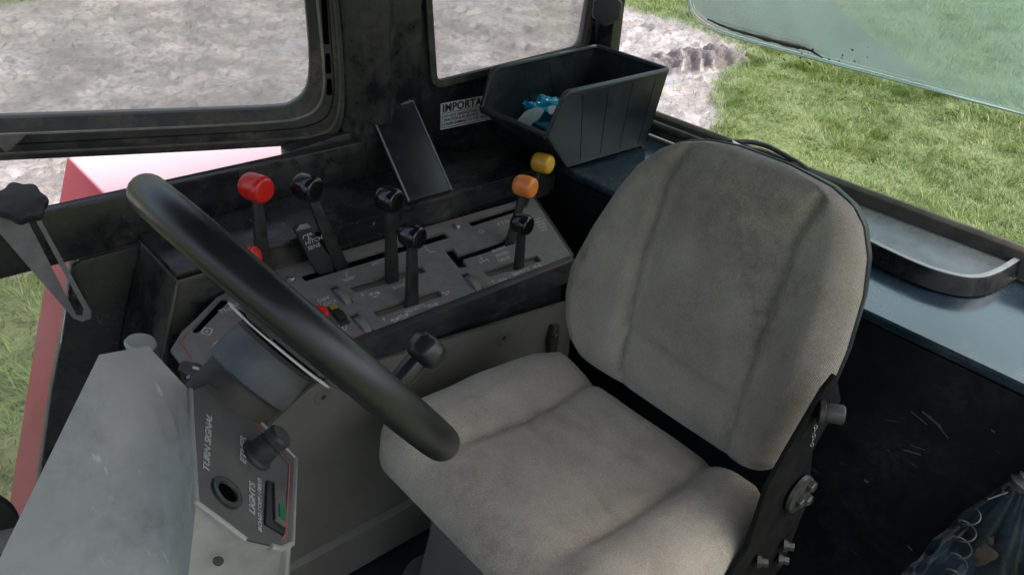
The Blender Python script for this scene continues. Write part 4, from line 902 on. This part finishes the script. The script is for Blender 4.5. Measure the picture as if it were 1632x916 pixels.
# ------------------------------------------------------------------ parts bin on the rear ledge
bn = thing('parts_bin', 'dark open fronted plastic parts bin standing on the rear ledge corner', 'bin', (1.36, 1.28, 1.607))
zb, zt = 1.607, 1.80
n0b, f0b, n1b, f1b = V((1.235, 1.195, zb)), V((1.235, 1.365, zb)), V((1.505, 1.195, zb)), V((1.505, 1.365, zb))
rN0, rF0 = P(901, 149, z=zt), P(786, 110, z=zt); rN1, rF1 = P(1066, 112, z=zt), P(951, 74, z=zt)
nN, nF = (n1b-n0b).cross(rN0-n0b), (f1b-f0b).cross(rF0-f0b)
lN, lF = P(871, 217, pl=(n0b, nN)), P(768, 175, pl=(f0b, nF))
rN1, rF1 = P(1066, 112, pl=(n0b, nN)), P(951, 74, pl=(f0b, nF))
def shell(polys, th):
    mb = MB()
    for p, d in polys: mb.add(*prism(p, V(d).normalized()*th))
    return mb
th = .004
MB().add(*prism([n0b, f0b, f1b, n1b], (0, 0, th))).build('bottom', M['bin'], bn, smooth=False)
MB().add(*prism([n0b, n1b, rN1, rN0, lN], (0, th, 0))).build('side_wall', M['bin'], bn, smooth=False)
MB().add(*prism([f0b, f1b, rF1, rF0, lF], (0, -th, 0))).build('side_wall', M['bin'], bn, smooth=False)
MB().add(*prism([n1b, f1b, rF1, rN1], (-th, 0, 0))).build('back_wall', M['bin'], bn, smooth=False)
MB().add(*prism([n0b, f0b, lF, lN], (th, 0, 0))).build('front_wall', M['bin'], bn, smooth=False)
rp = [lF, rF0, rF1, rN1, rN0, lN]
MB().add(*tube(round_poly(rp+[], .012, 4)[5:-5] if 0 else [lN]+round_poly([lN, rN0, rN1, rF1, rF0, lF], .014, 4)[5:-5]+[lF], .0065, 10)).build('rim', M['bin'], bn)
MB().add(*tube([lN+V((0, .003, 0)), lF-V((0, .003, 0))], .0075, 10)).build('lip', M['bin'], bn)
for t in (.16, .4, .64, .88):
    a, b = n0b.lerp(n1b, t), rN0.lerp(rN1, max(.02, t)); a2 = a.lerp(b, .06); b2 = a.lerp(b, .93)
    MB().add(*tube([a2, b2], .0010, 6)).build('rib', M['bin'], bn)
for t in (.25, .5, .75):
    a, b = f0b.lerp(f1b, t), rF0.lerp(rF1, t); MB().add(*tube([a.lerp(b, .06)-V((0, th, 0)), a.lerp(b, .93)-V((0, th, 0))], .0010, 6)).build('rib', M['bin'], bn)
# label holder under the lip
a, b = lN.lerp(lF, .28), lN.lerp(lF, .8); dn = (n0b-lN).normalized()
MB().add(*prism([a+dn*.018, b+dn*.018, b+dn*.045, a+dn*.045], (-.006, 0, -.003))).build('label_slot', M['bin'], bn, bevel=.001)
# crumpled blue packet in the bin
def crumple(c, ax, r, seed, n=26, m_=18, amp=.35):
    rr = np.random.default_rng(seed); ph = rr.uniform(0, 6.28, (6, 3)); fq = rr.uniform(1.5, 5, (6, 3)); v = []; f = []
    for j in range(m_+1):
        for i in range(n):
            a = 2*math.pi*i/n; b = math.pi*j/m_; d = np.array([math.sin(b)*math.cos(a), math.sin(b)*math.sin(a), math.cos(b)])
            k = 1+amp*sum(abs(math.sin((fq[q]*d).sum()+ph[q, 0]))*.5-.3 for q in range(6))/2.2
            v.append(V(c)+V((d[0]*r[0]*k, d[1]*r[1]*k, d[2]*r[2]*k)))
    for j in range(m_):
        for i in range(n): f.append([j*n+i, j*n+(i+1) % n, (j+1)*n+(i+1) % n, (j+1)*n+i])
    return v, f
pk = thing('blue_packet', 'crumpled bright blue plastic packet lying in the parts bin', 'packet', (1.27, 1.24, zb+.005))
pc0 = P(862, 184, z=1.668)
mesh('packet', *crumple(pc0, None, (.062, .045, .045), 5, 30, 22, .9), M['blue_film'], pk, smooth=False)
MB().add(*prism(round_poly([P(x, y, pl=(pc0+V((-.07, -.02, .02)), (-.7, -.4, .6))) for x, y in ((822, 196), (838, 178), (858, 171), (868, 176), (860, 190), (846, 199), (850, 206), (838, 205))], .004, 3), V((-.7, -.4, .6))*.003)).build('white_panel', M['pale_film'], pk)
MB().add(*prism(round_poly([P(x, y, pl=(pc0+V((-.05, -.03, .045)), (-.6, -.3, .75))) for x, y in ((872, 172), (882, 168), (890, 172), (884, 182), (876, 184))], .004, 3), V((-.6, -.3, .75))*.003)).build('white_panel', M['pale_film'], pk)

# ------------------------------------------------------------------ rear window glass swung out
GP0, GPN = V((1.6, 0, 2.5)), V((.866, 0, .5))
def gp(px, py): return P(px, py, pl=(GP0, GPN))
rg = thing('rear_window', 'big green tinted rear window swung open outside, smeared with dirt', 'window', (1.62, .65, 2.5))
low = crv([gp(1092, -40), gp(1096, 2), gp(1104, 24), gp(1128, 44), gp(1165, 58), gp(1215, 73)], 5)+[gp(1420, 127), gp(1632, 183), gp(1900, 254)]
top_ = [V((1.6, low[-1].y, 2.5)), V((1.6, low[0].y, 2.5))]
MB().add(*prism(low+top_, GPN*.005)).build('glass_pane', M['glass_teal'], rg, smooth=False)
MB().add(*tube([p-GPN*.001 for p in low], .0018, 6)).build('glass_edge', mat('glass_edge_pale', (.30, .38, .36), (.42, .5, .47), 40, .2), rg)
ck = crv([gp(1128, 30), gp(1160, 44), gp(1215, 60), gp(1262, 72), gp(1290, 79), gp(1312, 92)], 6)
MB().add(*tube([p-GPN*.002 for p in ck], [.002+.004*math.sin(math.pi*i/(len(ck)-1))*(.5+random.random()) for i in range(len(ck))], 6)).build('dirt_streak', M['rubber'], rg)
sp2 = MB()
for k in range(26):
    c0 = gp(1120+random.random()*330, 0) if 0 else gp(1290+random.gauss(0, 50), 92+random.gauss(0, 10)+0); 
    sp2.add(*lathe(c0-GPN*.001, -GPN, [(0, random.uniform(.0015, .004)), (.001, .001)], 6))
sp2.build('dirt_specks', M['rubber'], rg)
# cable and clip on the rear seal
cb = thing('cable', 'black cable looping over the dusty rear seal behind the backrest', 'cable', V((xr, .95, 1.665)))
MB().add(*tube(crv([P(1160, 226, z=1.668), P(1172, 226, z=1.672), P(1200, 227, z=1.675), P(1225, 234, z=1.672), P(1250, 247, z=1.668), P(1270, 258, z=1.66), P(1290, 272, z=1.655)], 6), .006, 8)).build('lead', M['rubber'], cb)
MB().add(*tube(crv([P(1165, 230, z=1.668), P(1185, 236, z=1.668), P(1215, 240, z=1.668), P(1245, 252, z=1.662)], 6), .005, 8)).build('lead', M['rubber'], cb)
MB().add(*prism([P(1166, 226, z=1.674), P(1174, 231, z=1.674), P(1184, 236, z=1.674), P(1180, 242, z=1.674), P(1170, 240, z=1.674)], (0, 0, .006))).build('clip', M['grey_cap'], cb, bevel=.001)

# ------------------------------------------------------------------ clear bag and coiled cord at the lower right
bgx = 1.185
bag = thing('plastic_bag', 'crumpled clear plastic bag with rusty contents at the lower right corner', 'bag', P(1600, 900, x=bgx))
ap = P(1622, 782, x=bgx); bv, bf = [], []; nb2, nr2 = 90, 40
for j in range(nr2+1):
    t = j/nr2
    for i in range(nb2):
        th_ = 2*math.pi*i/nb2; fold = .13*math.sin(5*th_+1+1.5*t)+.09*math.sin(9*th_+2-2*t)+.05*math.sin(17*th_+5*t)+.04*math.sin(23*t+3*math.sin(2*th_))
        r_ = (.014+.074*t**.9)*(1+fold*(1-.3*t)); bv.append(ap+V((r_*.42*math.cos(th_), r_*1.12*math.sin(th_), -.30*t-.012*math.sin(3*th_+6*t)*t)))
for j in range(nr2):
    for i in range(nb2): bf.append([j*nb2+i, j*nb2+(i+1) % nb2, (j+1)*nb2+(i+1) % nb2, (j+1)*nb2+i])
mesh('bag_film', bv, bf, M['film'], bag, ang=50)
mesh('contents', *crumple(ap+V((.0, .0, -.13)), None, (.02, .035, .05), 14, 22, 16, .6), mat('rusty_contents', (.045, .032, .025), (.085, .06, .045), 60, .7), bag, ang=20)
MB().add(*lathe(P(1618, 775, x=bgx), (.3, -.3, .9), [(0, .014), (.01, .016), (.016, .012), (.022, .012), (.026, .007)], 20)).add(*tube([P(1606+8*math.cos(t), 780+9*math.sin(t), x=bgx-.01) for t in np.linspace(0, 6.28, 20)[:-1]], .0025, 6, closed=True)).build('tie', M['knob_grip'], bag)
cc = thing('coiled_cord', 'thin black coiled cord hanging beside the clear plastic bag', 'cord', P(1530, 850, x=1.10))
ax0, ax1 = P(1548, 815, x=1.13), P(1514, 945, x=1.13); hx = []; N_ = 5; aa, uu, ww = frame_of(ax1-ax0)
for i in range(N_*18):
    t = i/(N_*18); hx.append(ax0.lerp(ax1, t)+uu*.0135*math.cos(t*N_*6.283)+ww*.0135*math.sin(t*N_*6.283))
MB().add(*tube([P(1606, 784, x=1.165), P(1575, 795, x=1.14)]+hx, .0014, 6)).build('coil', M['knob_grip'], cc)
